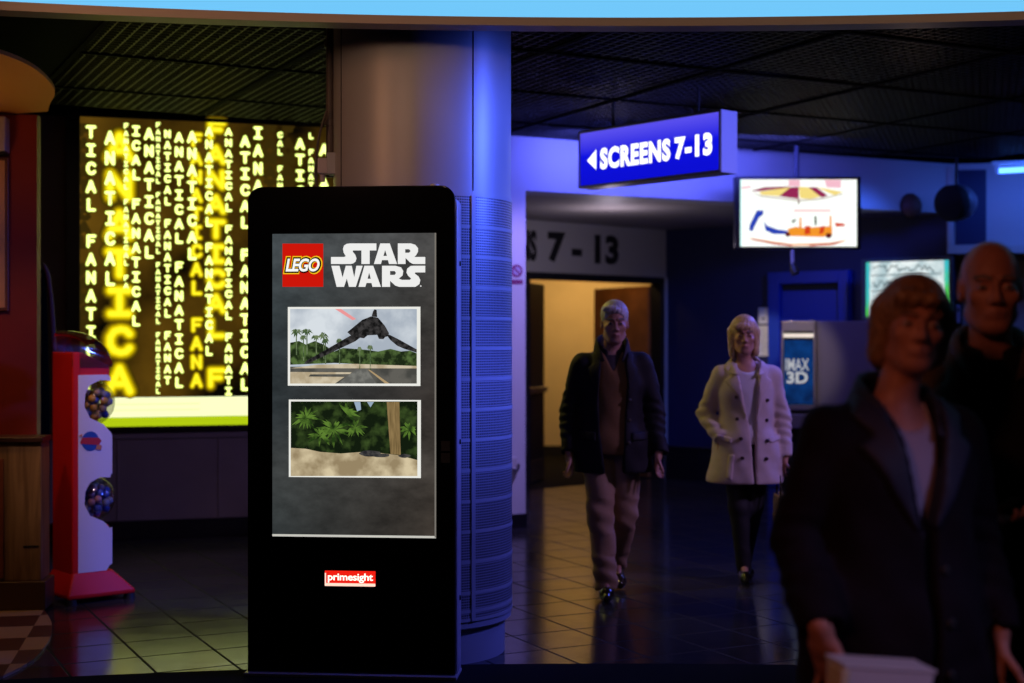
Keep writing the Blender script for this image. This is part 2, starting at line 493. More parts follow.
# ceiling: black void above, open metal lattice below
mb = MB(); mb.prism([(-9, -2), (9, -2), (9, 24), (-9, 24)], 3.75, 3.8); struct('ceiling', mb, M_void)
LO = Vector((-1.88, 6.9))
def lat(a, b): return LO + Vector((u_.x, u_.y)) * a + Vector((v_.x, v_.y)) * b
mb = MB()
def ring_clip(p, d, t0, t1, R=RR + 0.06):
    """part of the strip p + t d that lies beyond the round recess and short of the left poster wall"""
    q = p - RC; B = q.dot(d); Cc = q.dot(q) - R * R; D = B * B - Cc; segs = [(t0, t1)]
    if D > 0:
        r0, r1 = -B - math.sqrt(D), -B + math.sqrt(D); segs = [(t0, min(t1, r0)), (max(t0, r1), t1)]
    out = []
    n2 = Vector((LW.n.x, LW.n.y)); c0 = (Vector((LW.o.x, LW.o.y)) - p).dot(n2) + 0.06; dn = d.dot(n2)
    for s0, s1 in segs:
        if abs(dn) > 1e-6:
            tt = c0 / dn
            if dn > 0: s0 = max(s0, tt)
            else: s1 = min(s1, tt)
        elif c0 > 0: s1 = s0
        if s1 - s0 > 0.02: out.append((s0, s1))
    return out
U2 = Vector((u_.x, u_.y)); V2 = Vector((v_.x, v_.y))
def strips(step, th, z0, z1, a1=8.2, b0=-4.6, b1=3.28):
    k = 0
    a = 0.0
    while a <= a1:
        for s0, s1 in ring_clip(lat(a, 0), V2, b0, b1):
            c = lat(a, (s0 + s1) / 2); mb.box((c.x, c.y, (z0 + z1) / 2), (th, s1 - s0, z1 - z0), math.radians(ANG))
        a += step
    b = b0
    while b <= b1:
        for s0, s1 in ring_clip(lat(0, b), U2, 0, a1):
            c = lat((s0 + s1) / 2, b); mb.box((c.x, c.y, (z0 + z1) / 2), (s1 - s0, th, z1 - z0), math.radians(ANG))
        b += step
strips(0.064, 0.006, CEIL + 0.004, CEIL + 0.044)
struct('ceiling_front', mb, M_lattice)
mb = MB(); strips(1.19, 0.03, CEIL - 0.006, CEIL + 0.003)
struct('trim_7', mb, M_void)
mb = MB()                                            # black bulkhead left of the lattice
p = [lat(-0.02, -4.6), lat(-0.02, 3.2), Vector((-7, 12.5)), Vector((-7, 1))]
mb.prism([(q.x, q.y) for q in p], CEIL, CEIL + 0.06); struct('ceiling_left', mb, M_void)

# round recess: cove-lit face made luminous, and bronze lip
def ring(name, r0, r1, z0, z1, m):
    A = np.linspace(math.radians(62), math.radians(122), 80); b = MB(); n = len(A)
    vs = []
    for a in A:
        for r, z in ((r0, z0), (r1, z0), (r1, z1), (r0, z1)):
            vs.append((RC.x + r * math.cos(a), RC.y + r * math.sin(a), z))
    fs = [(4 * i + k, 4 * i + (k + 1) % 4, 4 * i + 4 + (k + 1) % 4, 4 * i + 4 + k) for i in range(n - 1) for k in range(4)]
    fs += [(3, 2, 1, 0), tuple(4 * (n - 1) + k for k in range(4))]
    b.add(vs, fs); return struct(name, b, m)
ring('trim_1', RR - 0.015, RR + 0.10, 2.850, 2.886, M_bronze)
ring('spill_block_ring', RR + 0.052, RR + 0.08, 2.888, 3.32, M_void)  # added unseen backing, keeps the band's light off the column
ring('trim_6', RR + 0.0, RR + 0.05, 2.888, 3.30, glow('pale blue cove light emission', s8(112, 196, 245), 1.05))  # stands in for hidden cove lighting, put into the face as emission

# left wall with the poster
mb = MB()
mb.slab(LW, rect(-2.2, 0, 3.2, CEIL + .04), -0.12, 0.0); struct('wall_left', mb, M_purple)
mb = MB(); mb.slab(LW, rect(-0.2, 0.0, 3.2, 0.13), 0.0, 0.03); mb.slab(LW, rect(-0.2, 0.125, 3.2, 0.14), 0.0, 0.036); struct('baseboard_left', mb, M_skirt, bevel=0.004)
mb = MB()                                            # joint strips of the panelling below the poster
for px in (118, 219): c = LW.px(px, 470)[0]; mb.slab(LW, rect(c - 0.008, 0.14, c + 0.008, 0.80), 0.0, 0.006)
mb.slab(LW, rect(-0.2, 0.76, 3.2, 0.80), 0.0, 0.02); struct('trim_2', mb, M_purple, bevel=0.003)

# back wall: white pillar face, header over the passage
mb = MB(); mb.slab(FA, rect(-1.0, 0, 0.0, CEIL + .04), -0.30, 0.0); struct('wall_back', mb, M_white)
mb = MB(); mb.slab(FA, rect(-1.0, 0, 0.004, 0.11), 0.0, 0.02); mb.slab(FA, [(0.0, 0), (0.004, 0), (0.004, .11), (0, .11)], -0.3, 0.0); struct('baseboard_back', mb, M_skirt, bevel=0.004)
mb = MB(); mb.slab(FA, rect(0.0, 2.72, 4.62, CEIL + .04), -0.30, 0.0); struct('wall_upper', mb, M_white)

C0 = Vector((-0.9, 13.35)); C1 = Vector((1.69, 15.6)); C2 = Vector((4.17, 13.56))
angP = math.degrees(math.atan2(C1.y - C0.y, C1.x - C0.x)); PW = Frame(C0, angP); LP = (C1 - C0).length
angN = math.degrees(math.atan2(C2.y - C1.y, C2.x - C1.x)); NW = Frame(C1, angN); LN = (C2 - C1).length
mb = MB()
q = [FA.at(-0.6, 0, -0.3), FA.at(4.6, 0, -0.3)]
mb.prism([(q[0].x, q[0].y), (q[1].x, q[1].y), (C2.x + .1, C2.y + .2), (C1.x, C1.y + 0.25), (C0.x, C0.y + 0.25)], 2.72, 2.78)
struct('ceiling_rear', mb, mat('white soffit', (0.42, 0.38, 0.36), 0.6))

# portal wall with the double doorway
dl = PW.px(529, 400)[0]; dr = PW.px(660, 400)[0]; DH = 2.13
mb = MB()
mb.slab(PW, rect(-0.3, 0, dl - .06, 2.72), -0.12, 0.0); mb.slab(PW, rect(dl - .06, DH + .07, LP, 2.72), -0.12, 0.0); mb.slab(PW, rect(dr + .07, 0, LP, DH + .07), -0.12, 0.0)
struct('wall_rear', mb, M_white)
mb = MB()
mb.slab(PW, rect(dl - .06, 0, dl, DH + .07), -0.14, 0.02); mb.slab(PW, rect(dr, 0, dr + .06, DH + .07), -0.14, 0.02); mb.slab(PW, rect(dl, DH, dr, DH + .07), -0.14, 0.02)
struct('door_1_frame', mb, M_frame, bevel=0.004)
mb = MB(); mb.slab(PW, rect(LP - .045, 0, LP - .005, 2.2), 0.0, 0.03); struct('trim_3', mb, M_whiteframe, bevel=0.004)
# big wayfinding letters on the wall
M_char = mat('charcoal lettering', (0.015, 0.014, 0.018), 0.6)
wl = empty('wall_lettering', PW.at(PW.px(560, 250)[0], PW.px(560, 262)[1], 0), 'big charcoal SCREENS 7 - 13 lettering on white wall above the doorway', 'wall sign')
mb = MB()
a = PW.px(547.5, 262); b = PW.px(618.5, 236); hgt = b[1] - a[1]
lay(mb, PW, fit(text_fill('7 - 13', 0.05), a[0], a[1] - .0, b[0], b[1]), 0.004); mb.build('number_lettering', M_char, wl); mb = MB()
c = PW.px(536.5, 250)[0]; lay(mb, PW, fit(text_fill('SCREENS', 0.05), c - 0.78, a[1], c, b[1]), 0.004)
mb.build('word_lettering', M_char, wl)

# leaves of the double doorway, standing open
def leaf(hx, hy, ang, wd, m, name, bar):
    fr = Frame((hx, hy), ang)
    r = empty(name, (hx, hy, 0), kind='structure')
    g = MB(); g.slab(fr, rect(0.0, 0.012, wd, DH - .02), -0.045, 0.0); g.build('leaf', m, r, bevel=0.004)
    g = MB(); g.slab(fr, rect(.06, .96, wd - .06, 1.02), 0.0, 0.05); g.slab(fr, rect(.08, .94, .16, 1.04), 0, .065); g.build('push_bar', bar, r, bevel=0.006)
    g = MB(); g.slab(fr, rect(.02, 0.03, wd - .02, 0.25), 0.0, 0.003); g.build('kick_plate', bar, r)
    return r
hl = PW.at(dl, 0, -0.16); hr = PW.at(dr - 0.01, 0, -0.16)
leaf(hl.x + .02, hl.y + .02, 74, 0.95, mat('black door leaf', (0.01, 0.009, 0.009), 0.5), 'door_1', M_chrome)
e = Vector((gx(594, 16.55), 16.55))
fr_ang = math.degrees(math.atan2(hr.y - e.y, hr.x - e.x))
leaf(e.x, e.y, fr_ang, (Vector((hr.x, hr.y)) - e).length, M_timber, 'door_2', mat('dull brass', (0.25, 0.14, 0.06), 0.5, metal=0.8))

# corridor beyond the doorway
mb = MB(); mb.box((1.0, 18.9, 1.5), (6.0, 0.1, 3.0)); struct('wall_far', mb, M_beige)
mb = MB(); mb.box((3.2, 17.3, 1.5), (0.1, 3.1, 3.0)); struct('wall_far_right', mb, M_beige)
mb = MB(); mb.box((-0.75, 16.3, 1.5), (0.1, 5.0, 3.0)); struct('wall_far_left', mb, M_frame)
mb = MB(); mb.box((1.2, 16.5, 2.9), (4.2, 5.0, 0.06)); struct('ceiling_far', mb, mat('corridor ceiling', (0.4, 0.34, 0.25), 0.8))
mb = MB(); mb.box((1.2, 18.83, 0.06), (4.0, 0.03, 0.12)); struct('baseboard_far', mb, M_frame)
g = [PW.at(dl, 0, -0.1), PW.at(dr, 0, -0.1)]
mb = MB(); mb.prism([(g[0].x, g[0].y), (g[1].x, g[1].y), (3.0, 18.8), (-0.6, 18.8)], 0.0, 0.005); struct('floor_far', mb, M_carpet)

# navy wall
mb = MB(); mb.slab(NW, rect(0, 0, LN, 2.72), -0.15, 0.0); struct('wall_north', mb, M_navy)
mb = MB(); mb.slab(NW, rect(0.02, 0, LN, 0.36), 0.0, 0.05)
for k in range(1, 7): mb.slab(NW, rect(k * 0.45 - .012, 0.0, k * 0.45 + .012, 0.36), 0.05, 0.062)
mb.slab(NW, rect(0.02, 0.34, LN, 0.36), 0.05, 0.065); struct('baseboard_north', mb, M_skirt, bevel=0.003)
# blue door
d0 = NW.px(772, 300); d1 = NW.px(852, 270)
iu0 = NW.px(783, 300)[0]; iu1 = NW.px(842, 300)[0]; top = d1[1]; it = NW.px(800, 284)[1]
r = empty('door_3', NW.at(d0[0], 0, 0), kind='structure')
mb = MB()
mb.slab(NW, rect(d0[0], 0.01, iu0, top), 0.0, 0.09); mb.slab(NW, rect(iu1, 0.01, d1[0], top), 0.0, 0.09); mb.slab(NW, rect(iu0, it, iu1, top), 0.0, 0.09)
mb.build('frame', M_blue, r, bevel=0.006)
mb = MB(); mb.slab(NW, rect(iu0 + .004, 0.01, iu1 - .004, it - .07), 0.0, 0.035); mb.build('leaf', M_blue, r, bevel=0.004)
mb = MB(); mb.slab(NW, rect(iu0 + .004, it - .065, iu1 - .004, it), 0.0, 0.02); mb.build('shadow_gap', M_black, r)
mb = MB(); mb.tube([NW.at(iu1 - .09, 1.02, .035), NW.at(iu1 - .09, 1.02, .085), NW.at(iu1 - .2, 1.02, .085)], 0.01); mb.build('handle', M_chrome, r, smooth=True)

# right-hand bulkhead, lit by the blue tube
BW = Frame((4.17, 13.54), -10.0)
mb = MB(); mb.slab(BW, rect(0, 2.36, 3.6, CEIL + .04), -0.4, 0.0); struct('wall_right', mb, M_white)
mb = MB(); mb.slab(BW, rect(0.05, 2.42, 0.33, CEIL - .02), 0.0, 0.012); struct('wall_right_panel', mb, M_navy)
mb = MB(); mb.slab(BW, rect(-0.03, 2.33, 3.6, 2.41), 0.0, 0.06); mb.slab(BW, rect(-0.03, 2.41, 0.02, CEIL), 0.0, 0.06); struct('trim_4', mb, M_whiteframe, bevel=0.005)
mb = MB(); mb.slab(BW, rect(-0.1, 0, 3.6, 2.36), -0.75, -0.60); struct('wall_right_lower', mb, mat('grey beige wall', (0.42, 0.36, 0.33), 0.6))

# round-the-corner red wall, canopy and checkered floor of the counter at the left
RW = Frame((gx(37, 8.66), 8.66), 6.0)
mb = MB(); mb.slab(RW, rect(-2.6, 0.0, 0, 2.88), -0.1, 0.0); struct('wall_west', mb, M_red)
out = [(-2.85, 8.72), (-2.70, 8.30), (-2.56, 7.98), (-2.49, 7.72), (-2.445, 7.45), (-2.42, 7.2), (-2.43, 6.95), (-2.50, 6.7), (-2.62, 6.45), (-2.80, 6.2), (-3.05, 6.0), (-3.4, 5.85), (-3.8, 5.8), (-4.4, 5.9), (-5.2, 6.3), (-5.5, 8.66)]
def smooth_outline(p, it=2):
    for _ in range(it):
        qn = []
        for i in range(len(p)):
            a, b = p[i], p[(i + 1) % len(p)]
            qn += [(a[0] * .75 + b[0] * .25, a[1] * .75 + b[1] * .25), (a[0] * .25 + b[0] * .75, a[1] * .25 + b[1] * .75)]
        p = qn
    return p
mb = MB(); mb.prism(smooth_outline(out)[::-1], 2.885, 2.905); struct('ceiling_west', mb, mat('orange canopy paint', (0.75, 0.34, 0.06), 0.5))

def checker():
    m = bpy.data.materials.new('brown and cream checker tiles'); m.use_nodes = True
    nt = m.node_tree; b = nt.nodes['Principled BSDF']; b.inputs['Roughness'].default_value = 0.45
    tc = nt.nodes.new('ShaderNodeTexCoord'); mp = nt.nodes.new('ShaderNodeMapping'); ch = nt.nodes.new('ShaderNodeTexChecker')
    mp.inputs['Rotation'].default_value = (0, 0, math.radians(-12)); ch.inputs['Scale'].default_value = 1 / 0.30 
    ch.inputs['Color1'].default_value = (0.42, 0.27, 0.16, 1); ch.inputs['Color2'].default_value = (0.10, 0.032, 0.016, 1)
    nt.links.new(tc.outputs['Object'], mp.inputs[0]); nt.links.new(mp.outputs[0], ch.inputs['Vector']); nt.links.new(ch.outputs['Color'], b.inputs['Base Color'])
    return m
fl = [(-2.72, 8.2), (-2.60, 7.9), (-2.44, 7.55), (-2.33, 7.2), (-2.27, 6.9), (-2.24, 6.65), (-2.25, 6.42), (-2.31, 6.1), (-2.5, 5.8), (-2.9, 5.5), (-5.5, 5.5), (-5.5, 8.2)]
mb = MB(); mb.prism(smooth_outline(fl)[::-1], 0.0, 0.012); struct('floor_west', mb, checker())

# ------------------------------------------------------------------ the big round column
CX, CY, CRAD = -0.437, 6.95, 0.432
M_colm = mat('grey enamelled column cladding', (0.42, 0.41, 0.42), 0.42, metal=0.15, noise=0.04, nscale=3)
colm = empty('column', (CX, CY, 0), 'tall grey round column with a perforated metal sleeve behind the totem screen', 'column', kind='structure')
mb = MB(); mb.lathe((CX, CY, 0), [(0, 0), (CRAD - .03, 0.0), (CRAD - .03, 0.16), (CRAD, 0.17), (CRAD, CEIL + .6)], 96); mb.build('shaft', M_colm, colm, smooth=True)
def perf():
    m = bpy.data.materials.new('perforated steel sleeve'); m.use_nodes = True
    nt = m.node_tree; b = nt.nodes['Principled BSDF']; b.inputs['Roughness'].default_value = 0.4; b.inputs['Metallic'].default_value = 0.35
    L = nt.links.new
    tc = nt.nodes.new('ShaderNodeTexCoord'); sp = nt.nodes.new('ShaderNodeSeparateXYZ'); L(tc.outputs['Object'], sp.inputs[0])
    def mth(op, a, b2=None):
        n = nt.nodes.new('ShaderNodeMath'); n.operation = op
        for i, x in enumerate((a, b2)):
            if x is None: continue
            if isinstance(x, (int, float)): n.inputs[i].default_value = x
            else: L(x, n.inputs[i])
        return n.outputs[0]
    ang = mth('ARCTAN2', sp.outputs[1], sp.outputs[0])
    fu = mth('FRACT', mth('MULTIPLY', ang, 0.45 / 0.0125)); fz = mth('FRACT', mth('MULTIPLY', sp.outputs[2], 1 / 0.0125))
    hu = mth('LESS_THAN', mth('ABSOLUTE', mth('SUBTRACT', fu, 0.5)), 0.36); hz = mth('LESS_THAN', mth('ABSOLUTE', mth('SUBTRACT', fz, 0.5)), 0.30)
    h = mth('MULTIPLY', hu, hz)
    mx = nt.nodes.new('ShaderNodeMix'); mx.data_type = 'RGBA'
    mx.inputs[6].default_value = (0.40, 0.39, 0.41, 1); mx.inputs[7].default_value = (0.07, 0.07, 0.085, 1)
    L(h, mx.inputs[0]); L(mx.outputs[2], b.inputs['Base Color'])
    return m
SR = 0.437
mb = MB(); mb.lathe((CX, CY, 0), [(CRAD + .001, 0.20), (SR, 0.20), (SR, 2.185), (CRAD + .001, 2.185)], 96); mb.build('perforated_sleeve', perf(), colm, smooth=True)
for z in [0.21, 0.25] + [0.335 + 0.1415 * k for k in range(13)] + [2.18]:
    g = MB(); g.lathe((CX, CY, z), [(SR - .004, -.008), (SR + .002, -.008), (SR + .002, .008), (SR - .004, .008), (SR - .004, -.008)], 96); g.build('band', M_colm, colm, smooth=True)
a = math.atan2(-math.sqrt(max(0, SR ** 2 - (gx(473, 6.6) - CX) ** 2)), gx(473, 6.6) - CX)
mb = MB(); c = (CX + (SR + .002) * math.cos(a), CY + (SR + .002) * math.sin(a)); mb.box((c[0], c[1], 1.19), (0.01, 0.022, 1.97), a)
mb.build('sleeve_seam', M_colm, colm)
for ax in (473, 338):
    a = math.atan2(-math.sqrt(max(0, CRAD ** 2 - (gx(ax, 6.6) - CX) ** 2)), gx(ax, 6.6) - CX)
    mb = MB(); c = (CX + CRAD * math.cos(a), CY + CRAD * math.sin(a)); mb.box((c[0], c[1], 2.9), (0.004, 0.006, 1.40), a); mb.build('cladding_joint', M_black, colm)

# conduit, cable and junction box on the column's left
M_pipe = mat('grey brown conduit', (0.10, 0.075, 0.07), 0.5)
px0 = gx(331, 6.95)
mb = MB(); mb.tube([(px0, 6.93, 2.30), (px0, 6.93, 3.70)], 0.022, 14); mb.tube([(px0, 6.93, 2.55), (px0, 6.93, 2.58)], 0.030, 14); mb.tube([(px0, 6.93, 2.93), (px0, 6.93, 2.96)], 0.030, 14)
tag(mb.build('conduit_pipe', M_pipe, None, smooth=True, loc=(px0, 6.93, 2.30)), 'dark vertical conduit running up beside the big round column', 'pipe')
jb = empty('junction_box', (px0 + .005, 6.84, 2.29), 'small grey junction box on the conduit beside the column above the totem screen', 'junction box')
mb = MB(); mb.box((px0 + .025, 6.86, 2.355), (0.058, 0.09, 0.105)); mb.build('housing', mat('grey plastic', (0.42, 0.42, 0.46), 0.5), jb, bevel=0.006)
mb = MB(); mb.box((px0 - .025, 6.865, 2.345), (0.05, 0.07, 0.075)); mb.build('socket', mat('pale plastic', (0.55, 0.48, 0.52), 0.5), jb, bevel=0.006)
mb = MB(); mb.tube([(px0 - .03, 6.865, 2.31), (px0 - .03, 6.865, 2.27)], 0.012, 10); mb.build('cable_gland', mat('pale plastic', (0.6, 0.6, 0.6), 0.5), jb, smooth=True)
mb = MB(); pts = []
for k in range(15):
    t = k / 14; pts.append((px0 - .01 - .052 * t - .012 * math.sin(t * math.pi), 6.885 - .01 * t, 2.62 - .25 * t))
pts += [(px0 - .066, 6.87, 2.33), (px0 - .06, 6.865, 2.27), (px0 - .05, 6.86, 2.2), (px0 - .04, 6.85, 2.05)]
mb.tube(pts, 0.006, 8); tag(mb.build('cable', M_pipe, None, smooth=True, loc=(px0 - .04, 6.85, 2.05)), 'thin cable looping from the conduit to the junction box', 'cable')
# ------------------------------------------------------------------ digital advertising totem
KF = Frame((gx(351, 6.33), 6.33), -5.0)              # its front face
M_gloss = mat('glossy black glass', (0.004, 0.004, 0.005), 0.08, spec=0.6)
M_body = mat('black powder coat', (0.008, 0.008, 0.009), 0.35)
M_silver = mat('satin silver side', (0.55, 0.50, 0.52), 0.4, metal=0.4)
kl = KF.px(247.5, 400)[0]; kr = KF.px(455, 400)[0]; kt = KF.px(351, 186)[1]
kiosk = empty('totem_screen', KF.at((kl + kr) / 2, 0, -0.09), 'tall black advertising totem with a lit portrait screen, in front of the column', 'advertising totem')
mb = MB(); mb.slab(KF, rrect(kl, 0.02, kr, kt, 0.065, 8, (0, 1, 1, 0)), -0.025, 0.0); mb.build('front_glass', M_gloss, kiosk, bevel=0.006)
mb = MB(); mb.slab(KF, rrect(kl + .012, 0.02, kr + .008, kt - .05, 0.03, 8, (0, 1, 1, 0)), -0.155, -0.025); mb.build('casing', M_silver, kiosk, bevel=0.006)
mb = MB(); mb.slab(KF, rect(kl - .01, 0.006, kr + .01, 0.022), -0.16, 0.03); mb.build('base_plate', M_silver, kiosk, bevel=0.003)
for z in (0.35, 1.05, 1.85):
    mb = MB(); c = KF.at(kr + .008, z, -0.10); mb.lathe(c, [(0.0, .006), (.010, .006), (.012, 0)], 12, Matrix.Rotation(math.radians(90), 3, 'Y')); mb.build('lock', M_black, kiosk)
mb = MB(); mb.ball(KF.at(KF.px(434, 186)[0], kt, -0.025), 0.022, sq=(1, 1, .5)); mb.build('sensor_dome', mat('pale sensor dome', (0.75, 0.72, 0.6), 0.4), kiosk, smooth='all')
mb = MB(); p = KF.rect(441, 441, 450, 451); mb.flat(KF, p, 0.0015); mb.flat(KF, KF.rect(441, 453, 450, 463), 0.0015); mb.build('sticker', mat('grey sticker', (0.035, 0.033, 0.035), 0.6), kiosk)
# portrait display
scr = KF.rect(272.5, 234, 436, 537.5)
su0, sv0 = scr[0]; su1, sv1 = scr[2]
def screen_bg():
    m = bpy.data.materials.new('misty grey teal screen picture'); m.use_nodes = True
    nt = m.node_tree; nt.nodes.clear(); L = nt.links.new
    o = nt.nodes.new('ShaderNodeOutputMaterial'); e = nt.nodes.new('ShaderNodeEmission'); L(e.outputs[0], o.inputs[0])
    tc = nt.nodes.new('ShaderNodeTexCoord'); sp = nt.nodes.new('ShaderNodeSeparateXYZ'); L(tc.outputs['Generated'], sp.inputs[0])
    r1 = nt.nodes.new('ShaderNodeValToRGB'); r1.color_ramp.elements[0].color = (*s8(42, 56, 62), 1); r1.color_ramp.elements[1].color = (*s8(62, 50, 42), 1)
    L(sp.outputs[0], r1.inputs[0])
    r2 = nt.nodes.new('ShaderNodeValToRGB'); r2.color_ramp.elements[0].color = (*s8(52, 50, 46), 1); r2.color_ramp.elements[1].color = (*s8(88, 92, 94), 1)
    for ps, c in ((0.22, s8(74, 72, 68)), (0.42, s8(50, 50, 50)), (0.72, s8(62, 66, 66))):
        el = r2.color_ramp.elements.new(ps); el.color = (*c, 1)
    L(sp.outputs[2], r2.inputs[0])
    mx = nt.nodes.new('ShaderNodeMix'); mx.data_type = 'RGBA'; mx.inputs[0].default_value = 0.55; L(r1.outputs[0], mx.inputs[6]); L(r2.outputs[0], mx.inputs[7])
    mp = nt.nodes.new('ShaderNodeMapping'); mp.inputs['Scale'].default_value = (1.0, 1, 1.7); mp.inputs['Rotation'].default_value = (0, 0.5, 0); L(tc.outputs['Object'], mp.inputs[0])
    n = nt.nodes.new('ShaderNodeTexNoise'); n.inputs['Scale'].default_value = 4.5; n.inputs['Detail'].default_value = 9; n.inputs['Roughness'].default_value = 0.65; L(mp.outputs[0], n.inputs['Vector'])
    r3 = nt.nodes.new('ShaderNodeMapRange'); r3.inputs[1].default_value = .3; r3.inputs[2].default_value = .7; r3.inputs[3].default_value = 0.45; r3.inputs[4].default_value = 1.35; L(n.outputs['Fac'], r3.inputs[0])
    L(mx.outputs[2], e.inputs['Color']); L(r3.outputs[0], e.inputs['Strength'])
    return m
mb = MB(); mb.slab(KF, scr, 0.0, 0.002); disp = mb.build('display', screen_bg(), kiosk)
E = lambda n, r, g, b, s=1.0, **k: glow(n, s8(r, g, b), s, **k)
mb = MB(); ew = 0.006
mb.flat(KF, rect(su0, sv0 - .003, su1, sv0 + .007), .0025); mb.build('display_edge_lower', E('pale screen edge', 200, 198, 190), disp)
mb = MB(); mb.flat(KF, rect(su1 - .006, sv0, su1 + .001, sv1), .0026); mb.build('display_edge_side', E('grey screen edge', 120, 115, 108), disp)
Z = 0.003
def cp(pts, ox, oy, sc):                              # crop pixels -> plane
    return [KF.px(ox + x / sc, oy + y / sc) for x, y in pts]
# red square badge
lr = cp([(106, 352), (338, 352), (338, 106), (106, 106)], 264, 225, 5.689)
mb = MB(); mb.flat(KF, lr, Z); badge = mb.build('red_badge', E('bright badge red', 205, 22, 10), disp)
def badge_text(off, col, d, nm, grow):
    g = MB(); a = KF.px(264 + (124 - grow) / 5.689, 225 + (266 + grow) / 5.689); b = KF.px(264 + (318 + grow) / 5.689, 225 + (190 - grow) / 5.689)
    lay(g, KF, fit(text_fill('LEGO', off, 0.22, 0.92), a[0], a[1], b[0], b[1]), d); g.build(nm, col, badge)
badge_text(0.115, E('badge yellow', 250, 200, 30), Z + .0008, 'yellow_outline', 15)
badge_text(0.080, E('badge black', 15, 10, 8), Z + .0016, 'black_outline', 9)
badge_text(0.030, E('badge white', 250, 250, 248), Z + .0024, 'white_lettering', 0)
# white two-row title
ST = [[(382, 182), (458, 182), (466, 177), (454, 158), (450, 136), (456, 117), (472, 107), (490, 105), (640, 105), (640, 145), (602, 145), (602, 222), (555, 222), (555, 145), (508, 145), (505, 151), (520, 170), (527, 190), (522, 208), (508, 219), (492, 222), (382, 222)],
      [(662, 105), (716, 105), (758, 222), (712, 222), (706, 200), (672, 200), (666, 222), (626, 222)], [(680, 176), (700, 176), (690, 143)],
      [(762, 105), (836, 105), (862, 113), (877, 132), (877, 152), (866, 172), (856, 182), (918, 182), (918, 222), (848, 222), (830, 212), (806, 188), (806, 222), (762, 222)], [(804, 138), (804, 158), (826, 158), (835, 148), (826, 138)],
      [(384, 232), (430, 232), (448, 298), (466, 232), (500, 232), (514, 298), (526, 232), (562, 232), (523, 352), (484, 352), (472, 305), (456, 352), (414, 352)],
      [(572, 232), (622, 232), (666, 352), (618, 352), (612, 330), (584, 330), (577, 352), (538, 352)], [(590, 306), (608, 306), (599, 272)],
      [(672, 232), (748, 232), (780, 241), (793, 262), (789, 287), (768, 305), (785, 312), (830, 312), (838, 305), (820, 288), (811, 270), (815, 249), (835, 233), (860, 232), (918, 232), (918, 270), (862, 270), (858, 276), (880, 293), (890, 313), (885, 336), (862, 352), (770, 352), (748, 345), (718, 318), (718, 352), (672, 352)], [(718, 262), (718, 284), (744, 284), (752, 273), (744, 262)],
      [(889, 344), (896, 344), (896, 351), (889, 351)]]
mb = MB(); lay(mb, KF, curve_fill([cp(l, 264, 225, 5.689) for l in ST]), Z); mb.build('white_title', E('title white', 238, 238, 236), disp)

def panel(name, x0, y0, x1, y1):
    g = MB(); g.flat(KF, KF.rect(x0, y0, x1, y1), Z); o = g.build(name, E('panel border white', 235, 235, 228), disp); return o
rnd = random.Random(3)
def blob(cx, cy, rx, ry, n=9, j=.3):
    return [(cx + rx * math.cos(2 * math.pi * k / n) * (1 + rnd.uniform(-j, j)), cy + ry * math.sin(2 * math.pi * k / n) * (1 + rnd.uniform(-j, j))) for k in range(n)]
S1 = 5.689
def P1(pts, d, g): g.flat(KF, cp(pts, 264, 290, S1), d)
# upper still: pale sky, palms, runway, a dark winged craft
p1 = panel('upper_still', 288, 307, 420.5, 386)
g = MB(); P1([(150, 440), (870, 440), (870, 108), (150, 108)], Z + .0006, g); g.build('sky', E('still sky', 168, 178, 190, col2=s8(215, 222, 228), nscale=5), p1)
g = MB(); P1([(150, 532), (870, 532), (870, 436), (150, 436)], Z + .0008, g); g.build('runway', E('still runway', 70, 70, 66, col2=s8(96, 94, 88), nscale=14), p1)
g = MB(); P1([(150, 445), (300, 425), (520, 420), (870, 432), (870, 446)], Z + .0010, g); P1([(150, 466), (500, 468), (490, 478), (265, 480), (255, 492), (460, 494), (405, 532), (150, 532)], Z + .0010, g); g.build('sand', E('still sand', 176, 160, 130, col2=s8(205, 192, 165), nscale=20), p1)
g = MB(); P1([(590, 452), (606, 456), (715, 532), (690, 532)], Z + .0012, g); g.build('runway_line', E('still runway line', 175, 150, 110), p1)
g = MB(); P1([(530, 450), (585, 450), (640, 532), (420, 532)], Z + .0011, g); g.build('runway_lane', E('still lane', 96, 96, 92, col2=s8(120, 120, 114), nscale=30), p1)
g = MB()
top = [(150, 300), (200, 290), (240, 310), (290, 290), (340, 310), (400, 350), (450, 330), (520, 335), (580, 340), (650, 350), (720, 335), (780, 350), (830, 345), (870, 360)]
P1([(150, 425), (400, 415), (870, 438)] + top[::-1], Z + .0009, g)
g.build('trees', E('still trees', 30, 42, 22, col2=s8(84, 108, 58), nscale=30, lo=.42, hi=.62), p1)
g = MB()
for x, y, s in ((185, 240, 42), (245, 240, 38), (225, 272, 25), (340, 262, 42), (298, 270, 28), (430, 290, 24), (350, 290, 28), (605, 326, 22), (545, 335, 18)):
    for k in range(9):
        a = 2 * math.pi * k / 9 + rnd.uniform(-.2, .2); L_ = s * rnd.uniform(.7, 1.1)
        P1([(x, y), (x + L_ * .5 * math.cos(a) - 6 * math.sin(a), y + L_ * .35 * math.sin(a) + 6 * math.cos(a) - 6), (x + L_ * math.cos(a), y + L_ * .6 * math.sin(a) + 8), (x + L_ * .5 * math.cos(a) + 6 * math.sin(a), y + L_ * .35 * math.sin(a) - 6 * math.cos(a) - 4)], Z + .0012, g)
    P1([(x - 3, y), (x + 3, y), (x + 5, y + 130), (x - 2, y + 130)], Z + .0010, g)
g.build('palm_crowns', E('still palms', 62, 84, 50, col2=s8(112, 128, 92), nscale=40), p1)
g = MB(); P1([(405, 108), (440, 108), (525, 165), (505, 172)], Z + .0011, g); g.build('red_streak', E('still streak', 235, 150, 150), p1)
